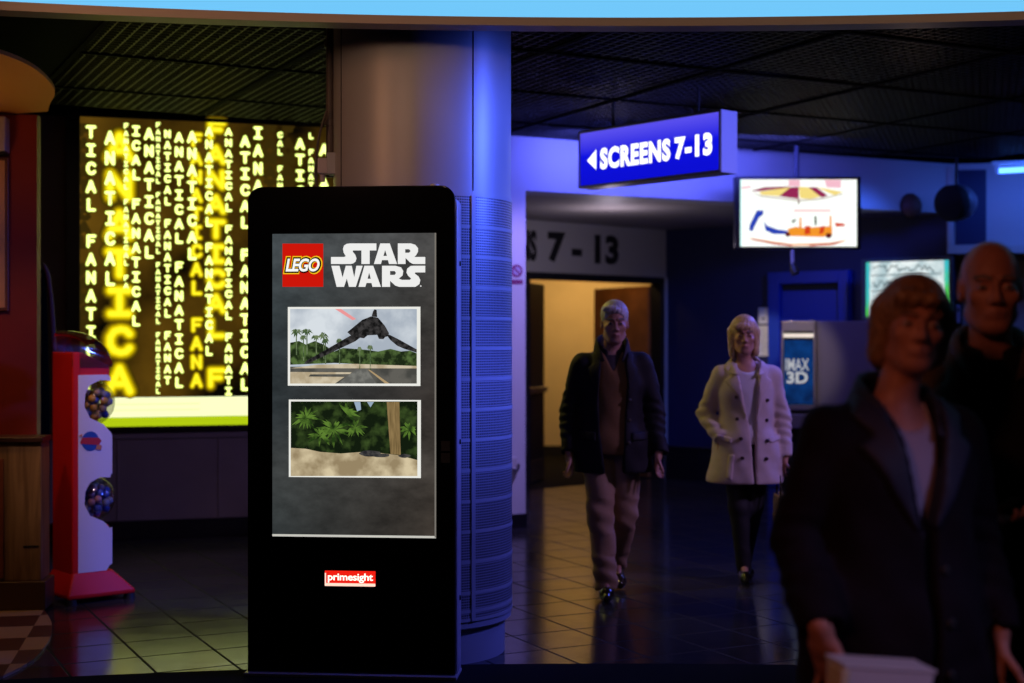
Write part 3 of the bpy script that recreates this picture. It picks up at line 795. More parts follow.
g = MB(); M_c = E('still craft', 20, 20, 20, col2=s8(62, 60, 60), nscale=45)
P1([(475, 240), (560, 170), (610, 150), (650, 158), (690, 205), (712, 245), (708, 262), (690, 268), (680, 280), (655, 278), (645, 255), (590, 258), (570, 275), (550, 272), (545, 262), (500, 262)], Z + .0014, g)
P1([(613, 150), (622, 120), (630, 110), (642, 114), (645, 155)], Z + .0013, g)
P1([(500, 255), (560, 262), (520, 292), (262, 414), (228, 420), (245, 400), (300, 370)], Z + .0013, g)
P1([(690, 245), (722, 258), (775, 285), (870, 338), (870, 356), (800, 335), (760, 318), (720, 285)], Z + .0013, g)
g.build('winged_silhouette', M_c, p1)
# lower still: palms by a sandy clearing and a trunk
S2 = 768 / 180.0
def P2(pts, d, g): g.flat(KF, cp(pts, 264, 385, S2), d)
p2 = panel('lower_still', 289, 399.5, 421, 478)
g = MB(); P2([(115, 330), (655, 330), (655, 70), (115, 70)], Z + .0006, g); g.build('undergrowth', E('still undergrowth', 18, 28, 14, col2=s8(58, 78, 36), nscale=22, lo=.45, hi=.7), p2)
g = MB(); P2([(115, 388), (655, 388), (655, 320), (580, 300), (500, 290), (420, 285), (330, 292), (240, 285), (180, 272), (115, 268)], Z + .0010, g); g.build('sand', E('still pale sand', 150, 132, 100, col2=s8(212, 196, 160), nscale=9), p2)
g = MB()
for cx_, cy_, n_, s_ in ((180, 140, 20, 62), (300, 190, 22, 78), (390, 180, 14, 52), (240, 215, 14, 55), (350, 120, 12, 60), (620, 190, 14, 50)):
    for k in range(n_):
        a = rnd.uniform(0, 2 * math.pi); L_ = s_ * rnd.uniform(.7, 1.15); dx, dy = math.cos(a), math.sin(a) * .85
        q = [(cx_, cy_), (cx_ + dx * L_ * .5 - dy * 6, cy_ + dy * L_ * .5 + dx * 6), (cx_ + dx * L_, cy_ + dy * L_ + 8), (cx_ + dx * L_ * .5 + dy * 6, cy_ + dy * L_ * .5 - dx * 6)]
        q = [(min(650, max(117, x)), min(285, max(72, y))) for x, y in q]
        P2(q, Z + .0008 + .00001 * k, g)
g.build('fronds', E('still fronds', 34, 58, 20, col2=s8(92, 126, 48), nscale=26), p2)
g = MB(); P2([(524, 72), (578, 72), (584, 298), (540, 294)], Z + .0011, g); g.build('trunk', E('still trunk', 112, 92, 58, col2=s8(146, 122, 80), nscale=18, stretch=(6, 6, .5)), p2)
g = MB(); P2([(385, 72), (412, 72), (415, 105), (398, 112)], Z + .0009, g); P2([(440, 72), (470, 72), (455, 95)], Z + .0009, g); g.build('sky_glimpse', E('still sky glimpse', 150, 170, 190), p2)
g = MB()
for x, y, rx, ry in ((455, 292, 48, 14), (500, 300, 38, 8), (600, 302, 26, 8)): P2(blob(x, y, rx, ry, 12, .12), Z + .0012, g)
g.build('rocks', E('still rocks', 40, 40, 44, col2=s8(76, 74, 72), nscale=40), p2)
# lit maker's plate
fp = KF.rect(325, 570.5, 375.5, 586)
mb = MB(); mb.slab(KF, fp, 0.0, 0.004); plate = mb.build('maker_plate', E('plate red', 232, 30, 18, 1.1), kiosk)
a0, a1 = fp[0], fp[2]
mb = MB(); mb.flat(KF, rect(a0[0], a0[1] - .002, a1[0], a0[1] + .011), 0.0045); mb.flat(KF, rect(a0[0], a0[1], a0[0] + .006, a1[1] - .01), 0.0045); mb.build('plate_edge', E('plate edge', 255, 205, 185, 1.3), plate)
mb = MB(); lay(mb, KF, fit(text_fill('primesight', 0.018, 0, .96), a0[0] + .014, a0[1] + .013, a1[0] - .010, a1[1] - .010), .005); mb.build('plate_lettering', E('plate letters', 255, 240, 225, 1.6), plate)

# ------------------------------------------------------------------ backlit poster on the left wall
LB = Frame(LW.at(0, 0, 0.10).to_2d(), 17.0)
bl = LB.px(80, 300)[0]; br_ = bl + 2.25; bb = LB.px(100, 427)[1]; bt = LB.px(90, 117)[1]
light = empty('lightbox_poster', LB.at((bl + br_) / 2, 0, -0.05), 'backlit black and yellow lightbox poster covered in columns of vertical lettering', 'lightbox poster')
M_lbf = mat('black lightbox frame', (0.008, 0.008, 0.009), 0.4)
mb = MB(); mb.slab(LB, rect(bl - .02, bb - .03, br_ + .1, bt + .03), -0.10, -0.004); mb.build('casing', M_lbf, light, bevel=0.005)
mb = MB()
for rc_ in (rect(bl - .10, bb - .03, bl, bt + .03), rect(br_, bb - .03, br_ + .1, bt + .03), rect(bl, bt, br_, bt + .03)): mb.slab(LB, rc_, -0.10, 0.015)
mb.build('frame', M_lbf, light, bevel=0.004)
mb = MB(); mb.slab(LB, rect(bl, bb, br_, bt), -0.004, 0.0)
sheet = mb.build('print', E('poster black glow', 8, 6, 2, col2=s8(98, 70, 16), nscale=1.3, lo=.38, hi=.72), light)
def lp(px, py): return LB.px(px, py)
band = lp(80, 398)[1]; lime = lp(80, 418)[1]
mb = MB(); mb.flat(LB, rect(lp(100, 400)[0], lime, br_, band), .0012); mb.build('white_band', E('poster white band', 244, 248, 190, 1.15), sheet)
mb = MB(); mb.flat(LB, rect(bl, bb, br_, lime), .0012); mb.build('lime_band', E('poster lime band', 188, 214, 20, .9), sheet)
mb = MB()
for yv in (405, 411): mb.flat(LB, rect(lp(112, 400)[0], lp(80, yv)[1] - .006, lp(200, 400)[0], lp(80, yv)[1] + .006), .0016)
mb.build('faint_text_line', E('poster faint line', 236, 240, 172, 1.1), sheet)
WORD = 'FANATICAL '
def column(letters, x, y0, pitch, wpx, mb_list, ymax=396):
    for k, ch in enumerate(letters):
        y = y0 + k * pitch
        if ch == ' ' or y > ymax - pitch * .4: continue
        two = len(mb_list) == 2; c = lp(x, y); e = lp(x + wpx / 2 * (.70 if two else .95), y + pitch * (.285 if two else .30))
        hw = e[0] - c[0]; hh = c[1] - e[1]
        for mb_, sw in mb_list:
            for qd in glyph_quads(ch, c[0], c[1], 2 * hw, 2 * hh, sw * min(2 * hw, 2 * hh)): mb_.flat(LB, qd, D[id(mb_)])
D = {}
sharp_h, sharp = MB(), MB(); D[id(sharp_h)] = .0030; D[id(sharp)] = .0036
def col_s(letters, x, y0, pitch, wpx): column(letters, x, y0, pitch, wpx, [(sharp_h, .60), (sharp, .39)])
col_s('TICAL FANATICAL', 91, 132, 18.2, 10.5)
col_s('ANATICAL', 110, 138, 20.1, 11)
col_s('FANATICAL FANATICAL FA', 126, 126, 7.6, 5)
col_s('ICAL FANATICAL', 136, 131, 14.6, 9)
col_s('ANATICAL', 149, 134, 16.9, 10)
col_s('FANATICAL FANATICAL FANATICAL FANATICAL', 158, 125, 7.0, 4.5)
col_s('NATICAL FANATICAL FANATICAL', 167.5, 134, 11.2, 7)
col_s('ANATICAL FANATICAL', 179, 137.5, 14.4, 9)
col_s('ANATICAL', 192, 137, 16.7, 10)
col_s('ANATICAL FANATICAL', 209, 131.5, 12.9, 8)
col_s('ANATICAL FANATICAL FANATICAL', 228.5, 132, 10.8, 7.5)
col_s('ATICAL FANATICAL', 245, 141.5, 16.2, 10)
col_s('IANATICAL FANAT', 258, 133, 17.8, 10)
col_s('CAL FANATICAL FANATICAL', 280, 135, 8.5, 5.5)
col_s('ATICAL FANATI', 300, 144, 15.8, 9.5)
col_s('L FANATICAL FANATICAL', 311, 136, 8.2, 5.5)
col_s('ANATICAL FANAT', 324, 150, 17.0, 10)
sharp_h.build('letter_edge', E('poster letter edge', 150, 158, 14, .8), sheet)
sharp.build('lettering', E('poster letters', 234, 252, 140, 2.3), sheet)
SOFT = ((1.0, (72, 56, 8), .8), (.86, (100, 80, 6), .85), (.74, (130, 108, 6), .9), (.63, (164, 138, 4), .95), (.53, (196, 170, 4), 1.0), (.44, (222, 198, 6), 1.05), (.35, (242, 222, 12), 1.1), (.25, (252, 236, 40), 1.2))
SOFT_M = [E('poster blur %d' % i, *c, st) for i, (sw, c, st) in enumerate(SOFT)]
def col_b(letters, x, y0, pitch, wpx):
    """one column of out-of-focus letters printed on the sheet: glow rings from dark to bright"""
    g = MB()
    for i, (sw, c, st) in enumerate(SOFT):
        g.cur = i; D[id(g)] = .0008 + .00025 * i; column(letters, x, y0, pitch, wpx, [(g, sw)])
    g.build('blurred_lettering', SOFT_M, sheet, fix=False)
col_b('ANATICA', 119.5, 147, 38.8, 22)
col_b('FANATICAL FANA', 196.5, 140, 18.5, 9)
col_b('FANATICAL F', 216, 130, 24.8, 15)
for x in (84, 270, 288):
    dim = MB(); D[id(dim)] = .0007; column('FANATICAL FANATICAL ', x, 130, 14, 9, [(dim, .7)])
    dim.build('dim_lettering', E('poster dim blur', 58, 44, 10, .9), sheet)

# ------------------------------------------------------------------ capsule vending tower
GA = 40.0
gf = Vector((math.cos(math.radians(GA)), math.sin(math.radians(GA)), 0)); gs = Vector((gf.y, -gf.x, 0))   # its front looks right and away
G0 = Vector((gx(73, 8.12), 8.12, 0))                  # corner nearest the camera
GW, GD = 0.29, 0.235
def gp(a, b, z): return G0 + gf * a - gs * b + Vector((0, 0, z))    # a along the depth, b across the width
SF = Frame((G0.x, G0.y), GA)                          # near white side
def gz(py): return EYE - (py - 341.5) / FPX * 8.15
M_gred = mat('glossy red plastic', (0.62, 0.012, 0.008), 0.48, spec=.3)
M_gwh = mat('white enamel panel', (0.74, 0.68, 0.74), 0.4)
gum = empty('candy_vending_tower', gp(GD / 2, GW / 2, 0), 'slim red and white sweet vending tower with two bulging clear globes', 'vending machine')
def gbox(a0, a1, b0, b1, z0, z1, mbx):
    vs = [gp(a, b, z) for a in (a0, a1) for b in (b0, b1) for z in (z0, z1)]
    mbx.add(vs, [(0, 1, 3, 2), (4, 6, 7, 5), (0, 4, 5, 1), (2, 3, 7, 6), (0, 2, 6, 4), (1, 5, 7, 3)]); return mbx
zt, zb = gz(375), gz(573)
gu_z, gl_z = gz(403.5), gz(501.5)
mb = MB(); gbox(-.004, .045, 0, GW, zb - .02, gz(352), mb); mb.build('back_panel', M_gred, gum, bevel=0.01)
mb = MB()
for z0, z1 in ((zb, gz(527)), (gz(474), gz(431)), (gz(378), zt)): gbox(.045, GD - .015, .012, GW - .012, z0, z1, mb)
mb.build('core', M_gred, gum, bevel=0.004)
def side_outline():
    e = GD; f0, f1 = zb, zt
    def notch(zc):
        up, dn = .145, .135
        return [(e - .01, zc - dn - .035), (e - .055, zc - dn + .012), (e - .135, zc - .085), (e - .168, zc - .02), (e - .165, zc + .05), (e - .135, zc + .105), (e - .075, zc + .132), (e - .01, zc + .128), (e - .01, zc + up)]
    o = [(0.03, f0), (e - .035, f0), (e - .015, f0 + .03), (e, f0 + .035), (e, gz(530))]
    o += notch(gl_z) + [(e, gl_z + .15), (e, gz(437))] + notch(gu_z) + [(e - .02, f1 - .005), (e - .03, f1), (0.03, f1)]
    return o
vf = curve_fill([side_outline()])
for b0, b1, nm in ((-.004, .012, 'side_panel'), (GW - .012, GW + .004, 'side_panel')):
    mb = MB(); n = len(vf[0]); o = side_outline()
    for b in (b0, b1): mb.add([gp(p[0], b, p[1]) for p in vf[0]], vf[1])
    m_ = len(o); mb.add([gp(p[0], b0, p[1]) for p in o] + [gp(p[0], b1, p[1]) for p in o], [(i, (i + 1) % m_, m_ + (i + 1) % m_, m_ + i) for i in range(m_)])
    mb.build(nm, M_gwh, gum)
# sloped red cap and clear dome
mb = MB()
prof = [(0.0, zt - .005), (GD - .01, zt - .005), (GD - .01, zt + .055), (.05, gz(352)), (0.0, gz(352))]
mb.add([gp(a, .01, z) for a, z in prof] + [gp(a, GW - .01, z) for a, z in prof], [(0, 1, 2, 3, 4), (9, 8, 7, 6, 5)] + [(i, (i + 1) % 5, 5 + (i + 1) % 5, 5 + i) for i in range(5)])
mb.build('cap', M_gred, gum, bevel=0.006)
def clear(edge=.45):
    m = bpy.data.materials.new('clear plastic'); m.use_nodes = True; nt = m.node_tree; nt.nodes.clear(); L = nt.links.new
    o = nt.nodes.new('ShaderNodeOutputMaterial'); t = nt.nodes.new('ShaderNodeBsdfTransparent'); g = nt.nodes.new('ShaderNodeBsdfGlossy')
    t.inputs[0].default_value = (0.90, 0.90, 0.88, 1); g.inputs['Roughness'].default_value = 0.08
    f = nt.nodes.new('ShaderNodeLayerWeight'); f.inputs['Blend'].default_value = 0.35
    r = nt.nodes.new('ShaderNodeMapRange'); r.inputs[3].default_value = 0.03 if edge < .5 else .10; r.inputs[4].default_value = edge
    mx = nt.nodes.new('ShaderNodeMixShader'); L(f.outputs['Fresnel'], r.inputs[0]); L(r.outputs[0], mx.inputs[0]); L(t.outputs[0], mx.inputs[1]); L(g.outputs[0], mx.inputs[2]); L(mx.outputs[0], o.inputs[0])
    return m
M_clear = clear()
mb = MB(); NA = 14; NB = 14                            # quarter-round hood over the cap
vs = []; fs = []
zh0 = zt + .045; H_ = gz(330) - zh0
for i in range(NA + 1):
    t = i / NA * math.pi / 2
    for j in range(NB + 1):
        bq = -1 + 2 * j / NB; sq = (1 - abs(bq) ** 3.2) ** .45
        a = -.005 + (GD + .01) * math.sin(t) ** .9; z = zh0 + H_ * (math.cos(t) ** .75 if t < math.pi / 2 - 1e-6 else 0) * (.55 + .45 * sq)
        vs.append(gp(a, GW / 2 + bq * (GW / 2 - .002), z))
for i in range(NA):
    for j in range(NB): fs.append((i * (NB + 1) + j, i * (NB + 1) + j + 1, (i + 1) * (NB + 1) + j + 1, (i + 1) * (NB + 1) + j))
for j, rev in ((0, 0), (NB, 1)):
    ring_ = [i * (NB + 1) + j for i in range(NA + 1)]; k = len(vs); vs += [gp(-.005, GW / 2 + (-1 if j == 0 else 1) * (GW / 2 - .002), zh0)]
    fs.append(tuple(ring_ + [k]))
mb.add(vs, fs); mb.build('clear_hood', clear(.95), gum, smooth=True)
mb = MB(); pts_ = [gp(GD - .03 - .1 * k, .05 + .05 * k, zt + .10 + .03 * k) for k in range(2)]
# flared foot
mb = MB(); e = .125
b0 = [gp(0, 0, 0), gp(GD, 0, 0), gp(GD, GW, 0), gp(0, GW, 0)]; b1 = [gp(-.05, -.05, 0), gp(GD + e, -.05, 0), gp(GD + e, GW + .05, 0), gp(-.05, GW + .05, 0)]
Vz = lambda q, z: Vector((q.x, q.y, z))
lv = [[Vz(q, zb + .005) for q in b0], [Vz(q, .055) for q in b1], [Vz(q, .03) for q in b1]]
vs = [q for l in lv for q in l]; fs = [(0, 1, 2, 3), (11, 10, 9, 8)] + [(4 * i + k, 4 * i + (k + 1) % 4, 4 * i + 4 + (k + 1) % 4, 4 * i + 4 + k) for i in range(2) for k in range(4)]
mb.add(vs, fs); mb.build('flared_base', M_gred, gum, bevel=0.012)
for q in b1:
    c = q * .86 + (b1[0] + b1[1] + b1[2] + b1[3]) / 4 * .14; mb = MB(); mb.lathe((c.x, c.y, 0), [(0, 0), (.035, 0), (.030, .032), (0, .032)], 16); mb.build('foot', M_black, gum, smooth=True)
for zc in (gu_z, gl_z):
    mb = MB(); mb.ball(gp(GD - .062, GW / 2, zc), .134, 32, 20, (.98, 1.13, 1.0), Matrix((gf, -gs, Vector((0, 0, 1)))).transposed()); mb.build('globe', M_clear, gum, smooth='all')
    mb = MB(); c = gp(GD + .005, GW / 2, zc - .19); R = Matrix.Rotation(math.radians(GA), 3, 'Z') @ Matrix.Rotation(math.radians(90), 3, 'Y')
    mb.lathe(c, [(0, 0), (.035, 0), (.035, .02), (.012, .022), (.012, .04), (0, .04)], 20, R); mb.build('coin_knob', M_chrome, gum, smooth=True)
# round badge on the side, without words that can be read
bc = SF.px(90, 441)
lg = MB(); lg.slab(SF, [(bc[0] + .052 * math.cos(2 * math.pi * k / 24), bc[1] + .056 * math.sin(2 * math.pi * k / 24)) for k in range(24)], .004, .007); bdg = lg.build('round_badge', mat('badge blue', (.02, .08, .34), .4), gum)
lg = MB(); lg.slab(SF, [(bc[0] - .062, bc[1] - .012), (bc[0] + .048, bc[1] - .026), (bc[0] + .066, bc[1] - .002), (bc[0] + .05, bc[1] + .018), (bc[0] - .05, bc[1] + .022)], .007, .009); lg.build('badge_stripe', mat('badge red', (.5, .03, .03), .4), bdg)
lg = MB(); lg.slab(SF, [(bc[0] + .03, bc[1] - .05), (bc[0] + .062, bc[1] - .055), (bc[0] + .068, bc[1] - .028), (bc[0] + .04, bc[1] - .022)], .007, .010); lg.slab(SF, [(bc[0] - .07, bc[1] + .03), (bc[0] - .05, bc[1] + .026), (bc[0] - .052, bc[1] + .044)], .007, .010); lg.build('badge_flash', mat('badge orange', (.6, .22, .08), .4), bdg)
# gumballs, one object each
GC = [mat('gumball tan', (.52, .33, .18), .35), mat('gumball orange', (.75, .36, .05), .35), mat('gumball blue', (.08, .12, .42), .35), mat('gumball rose', (.50, .22, .22), .35), mat('gumball grey', (.26, .27, .36), .35)]
protos = {}
CN = ['tan', 'orange', 'blue', 'rose', 'grey']
rg = random.Random(11)
Rg = Matrix((gf, -gs, Vector((0, 0, 1)))).transposed()
for gi, (zc, where, cols) in enumerate(((gu_z, 'upper', (0, 0, 1, 1, 2, 4)), (gl_z, 'lower', (2, 2, 4, 3, 0, 4)))):
    placed = []
    r = .0225
    for it in range(6000):
        q = Vector((rg.uniform(-1, 1), rg.uniform(-1, 1), rg.uniform(-1, .62)))
        if q.length > 1: continue
        p = Vector((q.x * (.98 * .134 - r - .006), q.y * (1.13 * .134 - r - .006), q.z * (.134 - r - .006)))
        if p.y < 0.0 and False: continue
        if (p - Vector((0, -.16, 0))).length > .30: continue
        if all((p - o).length > 2 * r - .003 for o in placed): placed.append(p)
    # keep those a viewer sees through the near side and the front
    for p in placed:
        c = rg.choice(cols); key = (gi, c)
        wp = gp(GD - .062, GW / 2, zc) + Rg @ p
        if c not in protos:
            g = MB(); g.ball((0, 0, 0), r, 16, 10); o = g.build('gumball', GC[c], smooth='all'); protos[c] = o
        else:
            o = protos[c].copy(); COL.objects.link(o)
        o.location = wp
        tag(o, '%s gumball inside the %s clear globe of the vending tower' % (CN[c], where), 'gumball', '%s gumballs in the %s globe' % (CN[c], where))

# dark machine standing behind the vending tower, with a brown curved spine
BF = Frame((gx(39.5, 8.92), 8.92), 18.0)
bx1 = gx(54, 8.92) - gx(39.5, 8.92)
bm_ = empty('arcade_cabinet', BF.at(bx1 / 2, 0, -.2), 'tall narrow black cabinet with a brown curved spine between counter and vending tower', 'cabinet')
hz = lambda py: EYE - (py - 341.5) / FPX * 8.92
mb = MB(); mb.slab(BF, [(0, 0.0), (bx1 * .62, 0.0), (bx1 * .70, 0.9), (bx1 * .55, 1.5), (bx1 * .42, hz(268)), (0.005, hz(270))], -0.45, 0.0); mb.build('body', mat('dull black laminate', (.003, .003, .003), .9, spec=.05), bm_, bevel=0.01)
mb = MB(); sp_ = [(gx(x, 8.92) - gx(39.5, 8.92), hz(y)) for x, y in ((42, 262), (46, 265), (50, 275), (52.5, 295), (54.5, 320), (56, 350), (56, 420), (51, 420), (51, 350), (49.5, 320), (48, 295), (45.5, 278))]
mb.slab(BF, sp_, -0.42, 0.012); mb.build('curved_spine', mat('brown moulded edge', (.16, .045, .03), .5), bm_, bevel=0.012)
mb = MB(); mb.slab(BF, rect(bx1 * .5, hz(470), bx1 * .62, hz(462)), 0, .012); mb.slab(BF, rect(bx1 * .1, 0.6, bx1 * .55, .61), 0, .006); mb.build('lock', M_chrome, bm_)

# counter
CF = Frame((gx(41, 7.9), 7.9), 6.0)
def oak():
    m = bpy.data.materials.new('oak veneer'); m.use_nodes = True; nt = m.node_tree; b = nt.nodes['Principled BSDF']; L = nt.links.new
    tc = nt.nodes.new('ShaderNodeTexCoord'); mp = nt.nodes.new('ShaderNodeMapping'); mp.inputs['Scale'].default_value = (9, 9, .8)
    n = nt.nodes.new('ShaderNodeTexNoise'); n.inputs['Scale'].default_value = 3; n.inputs['Detail'].default_value = 8; n.inputs['Distortion'].default_value = .6
    r = nt.nodes.new('ShaderNodeValToRGB'); r.color_ramp.elements[0].position = .35; r.color_ramp.elements[1].position = .65
    r.color_ramp.elements[0].color = (.20, .10, .035, 1); r.color_ramp.elements[1].color = (.36, .20, .075, 1); b.inputs['Roughness'].default_value = .5
    L(tc.outputs['Object'], mp.inputs[0]); L(mp.outputs[0], n.inputs['Vector']); L(n.outputs['Fac'], r.inputs['Fac']); L(r.outputs['Color'], b.inputs['Base Color']); return m
M_oak = oak()
cz = EYE - (437 - 341.5) / FPX * 7.9
ctr = empty('counter', CF.at(-.8, 0, -.25), 'oak veneered counter with dark top and plinth below the orange canopy', 'counter')
mb = MB(); mb.slab(CF, rect(-1.6, .17, 0, cz - .03), -0.22, 0.0); mb.build('body', M_oak, ctr, bevel=0.006)
mb = MB(); mb.slab(CF, rect(-1.62, cz - .03, .012, cz), -0.22, 0.02); mb.build('worktop', mat('dark brown worktop', (.05, .02, .012), .35), ctr, bevel=0.006)
mb = MB(); mb.slab(CF, rect(-1.62, 0.013, .028, .17), -0.22, 0.022); mb.build('plinth', mat('dark oak plinth', (.11, .055, .022), .5), ctr, bevel=0.005)
mb = MB(); mb.slab(CF, rect(-.95, .19, CF.px(4, 500)[0], cz - .12), 0.0, 0.012); mb.build('front_panel', mat('reddish timber panel', (.26, .07, .03), .45, noise=.2, nscale=8), ctr, bevel=0.004)
mb = MB(); mb.slab(CF, rect(-.095, .36, -.012, .367), 0.0, 0.004); mb.build('latch', M_black, ctr)
# framed warm-lit poster and small beige box on the red wall
p0 = RW.px(9.5, 311); p1_ = RW.px(-60, 157)
pf = empty('wall_poster', RW.at(p0[0] - .2, p0[1], .01), 'orange framed poster on the red wall above the counter', 'poster')
mb = MB(); mb.slab(RW, rect(p0[0] - .55, p0[1], p0[0], p1_[1]), 0.0, 0.03); mb.build('frame', mat('brown poster frame', (.20, .06, .02), .4), pf, bevel=.006)
mb = MB(); mb.slab(RW, rect(p0[0] - .53, p0[1] + .02, p0[0] - .02, p1_[1] - .02), 0.03, 0.034); mb.build('sheet', mat('orange poster sheet', (.80, .36, .10), .5, noise=.15, nscale=4), pf)
b0 = RW.px(10, 156); b1 = RW.px(-20, 117)
bxr = empty('wall_box', RW.at(b0[0] - .1, b0[1], 0), 'small beige box on the red wall under the canopy', 'box')
mb = MB(); mb.slab(RW, rect(b0[0] - .25, b0[1] + .015, b0[0], b1[1] - .01), 0.0, 0.12); mb.build('housing', mat('beige box paint', (.55, .42, .34), .5), bxr, bevel=.008)
mb = MB(); mb.slab(RW, rect(b0[0] - .245, b0[1], b0[0] - .005, b0[1] + .013), 0.01, 0.11); mb.build('lower_grille', M_black, bxr)

# ------------------------------------------------------------------ hanging sign
YR = 9.0; a = Vector((gx(721, YR), YR)); b = Vector((gx(579, 9.98), 9.98))
SG = Frame(b, math.degrees(math.atan2(a.y - b.y, a.x - b.x))); SL = (a - b).length
st = EYE + 232.5 / FPX * YR; sb = EYE + 169.5 / FPX * YR
M_sf = mat('silver gold sign frame', (.30, .26, .22), .35, metal=.8)
M_se = mat('pale sign end', (.62, .62, .68), .4)
sg = empty('hanging_sign', SG.at(SL / 2, sb, -.08), 'blue lit hanging sign with white arrow reading SCREENS 7-13', 'sign')
mb = MB(); mb.slab(SG, rect(0, sb, SL, st), -0.16, -0.006); mb.build('case', M_se, sg, bevel=.004)
mb = MB()
for q in (rect(0, sb, SL, sb + .016), rect(0, st - .016, SL, st), rect(0, sb, .014, st), rect(SL - .014, sb, SL, st)): mb.slab(SG, q, -.006, .008)
mb.build('frame', M_sf, sg, bevel=.003)
mb = MB(); mb.slab(SG, rect(.014, sb + .016, SL - .014, st - .016), -.006, 0.0)
def sign_face():
    m = bpy.data.materials.new('blue backlit acrylic'); m.use_nodes = True; nt = m.node_tree; nt.nodes.clear(); L = nt.links.new
    o = nt.nodes.new('ShaderNodeOutputMaterial'); e = nt.nodes.new('ShaderNodeEmission'); L(e.outputs[0], o.inputs[0])
    tc = nt.nodes.new('ShaderNodeTexCoord'); sp = nt.nodes.new('ShaderNodeSeparateXYZ'); L(tc.outputs['Generated'], sp.inputs[0])
    r = nt.nodes.new('ShaderNodeValToRGB'); r.color_ramp.elements[0].color = (*s8(12, 14, 208), 1); r.color_ramp.elements[1].color = (*s8(92, 82, 238), 1)
    el = r.color_ramp.elements.new(.55); el.color = (*s8(14, 18, 225), 1); L(sp.outputs[2], r.inputs[0]); L(r.outputs[0], e.inputs[0]); e.inputs[1].default_value = 1.0
    return m
fc = mb.build('lit_face', sign_face(), sg)
mb = MB(); hh = st - sb; M_sl = E('sign letters', 250, 250, 240, 1.5)
def sgp(px_, py_): return SG.px(px_, py_)
q = [sgp(601 , 152), sgp(673, 141)]
# letters stand level on the sign: fit each word between its ends
def word(txt, x0, x1, yt, yb, off, mbx, d):
    u0, u1 = sgp(x0, 150)[0], sgp(x1, 150)[0]; lay(mbx, SG, fit(text_fill(txt, off, 0, 1.12), u0, yb, u1, yt), d)
z_t = sgp(673, 137)[1]; z_b = sgp(673, 161.5)[1]
z_t = (sgp(610, 148)[1] + sgp(706, 132)[1]) / 2; z_b = (sgp(610, 170)[1] + sgp(706, 154.5)[1]) / 2
word('SCREENS', 600.5, 670.5, z_t, z_b, .048, mb, .003); word('7-13', 675, 712.5, z_t, z_b, .055, mb, .003)
cy_ = (z_t + z_b) / 2; ua, ub = sgp(587.5, 160)[0], sgp(596.5, 158)[0]
mb.flat(SG, [(ua, cy_), (ub, cy_ - .07), (ub, cy_ + .07)], .003)
mb.build('lettering', M_sl, fc)
for t in (.2, .8):
    mb = MB(); c = SG.at(SL * t, st, -.08); mb.tube([c, (c.x, c.y, CEIL + .01)], .008); mb.build('hanger', M_black, sg, smooth=True)

# ------------------------------------------------------------------ hanging monitor with a picture of a striped parasol
MF = Frame((gx(798, 12.0), 12.0), 1.0)
def mz(py, Y=12.0): return EYE - (py - 341.5) / FPX * Y
M_bez = mat('black monitor bezel', (.006, .006, .007), .3)
mon = empty('monitor', MF.at(0, mz(249), -.04), 'bright hanging monitor showing a striped parasol, on a ceiling pole', 'monitor')
o_ = MF.rect(735, 249.5, 861, 176.5); o_ = [(min(p[0] for p in o_), mz(249)), (max(p[0] for p in o_), mz(249)), (max(p[0] for p in o_), mz(176.5)), (min(p[0] for p in o_), mz(176.5))]
mb = MB(); mb.slab(MF, o_, -.09, 0.0); mb.build('bezel', M_bez, mon, bevel=.008)
S3 = 781 / 160.0
def cm(pts): return [MF.px(720 + x / S3, 150 + y / S3) for x, y in pts]
mb = MB(); mb.slab(MF, cm([(98, 472), (668, 472), (668, 144), (98, 144)]), 0, .002); pic = mb.build('picture', E('monitor white', 246, 250, 246, 1.15), mon)
def fl_(nm, m, polys, d, par=None):
    g = MB()
    for p in polys: g.flat(MF, cm(p), d)
    return g.build(nm, m, par or pic)
fl_('parasol_yellow', E('parasol yellow', 246, 222, 130), [[(190, 205), (330, 182), (345, 182), (288, 225), (205, 220)], [(384, 180), (432, 182), (490, 228), (440, 240), (390, 236)], [(470, 180), (545, 195), (600, 205), (560, 222), (520, 205)]], .0026)
fl_('parasol_maroon', E('parasol maroon', 150, 40, 84), [[(345, 182), (384, 180), (384, 240), (330, 232), (288, 225)], [(432, 182), (470, 182), (525, 222), (500, 232), (490, 228)], [(150, 200), (215, 182), (330, 178), (345, 182), (190, 202)]], .0028)
fl_('parasol_rim', E('parasol rim', 214, 206, 196), [[(150, 205), (205, 222), (288, 230), (384, 243), (490, 234), (600, 212), (600, 218), (490, 244), (384, 252), (290, 240), (200, 230)]], .0024)
fl_('parasol_pole', E('parasol pole', 120, 80, 60), [[(380, 240), (388, 240), (387, 265), (381, 265)]], .0030)
fl_('pink_backdrop', E('pink backdrop', 246, 190, 206), [[(335, 146), (390, 146), (390, 178), (335, 178)], [(510, 146), (590, 146), (590, 185), (520, 182)], [(98, 182), (150, 175), (150, 184), (98, 190)]], .0022)
fl_('pink_line', E('pink line', 250, 214, 214), [[(360, 290), (540, 290), (540, 302), (360, 302)]], .0024)
fl_('blue_shape', E('picture blue', 40, 66, 180), [[(180, 295), (212, 295), (210, 315), (190, 330), (165, 380), (160, 396), (142, 392), (145, 365)], [(215, 350), (230, 370), (280, 388), (330, 395), (335, 410), (260, 410), (222, 392)]], .0026)
fl_('orange_shapes', E('picture orange', 244, 152, 44), [[(330, 385), (370, 375), (400, 380), (545, 372), (548, 415), (500, 425), (340, 420)], [(535, 322), (543, 322), (545, 420), (534, 420)], [(388, 330), (396, 330), (398, 400), (386, 400)]], .0026)
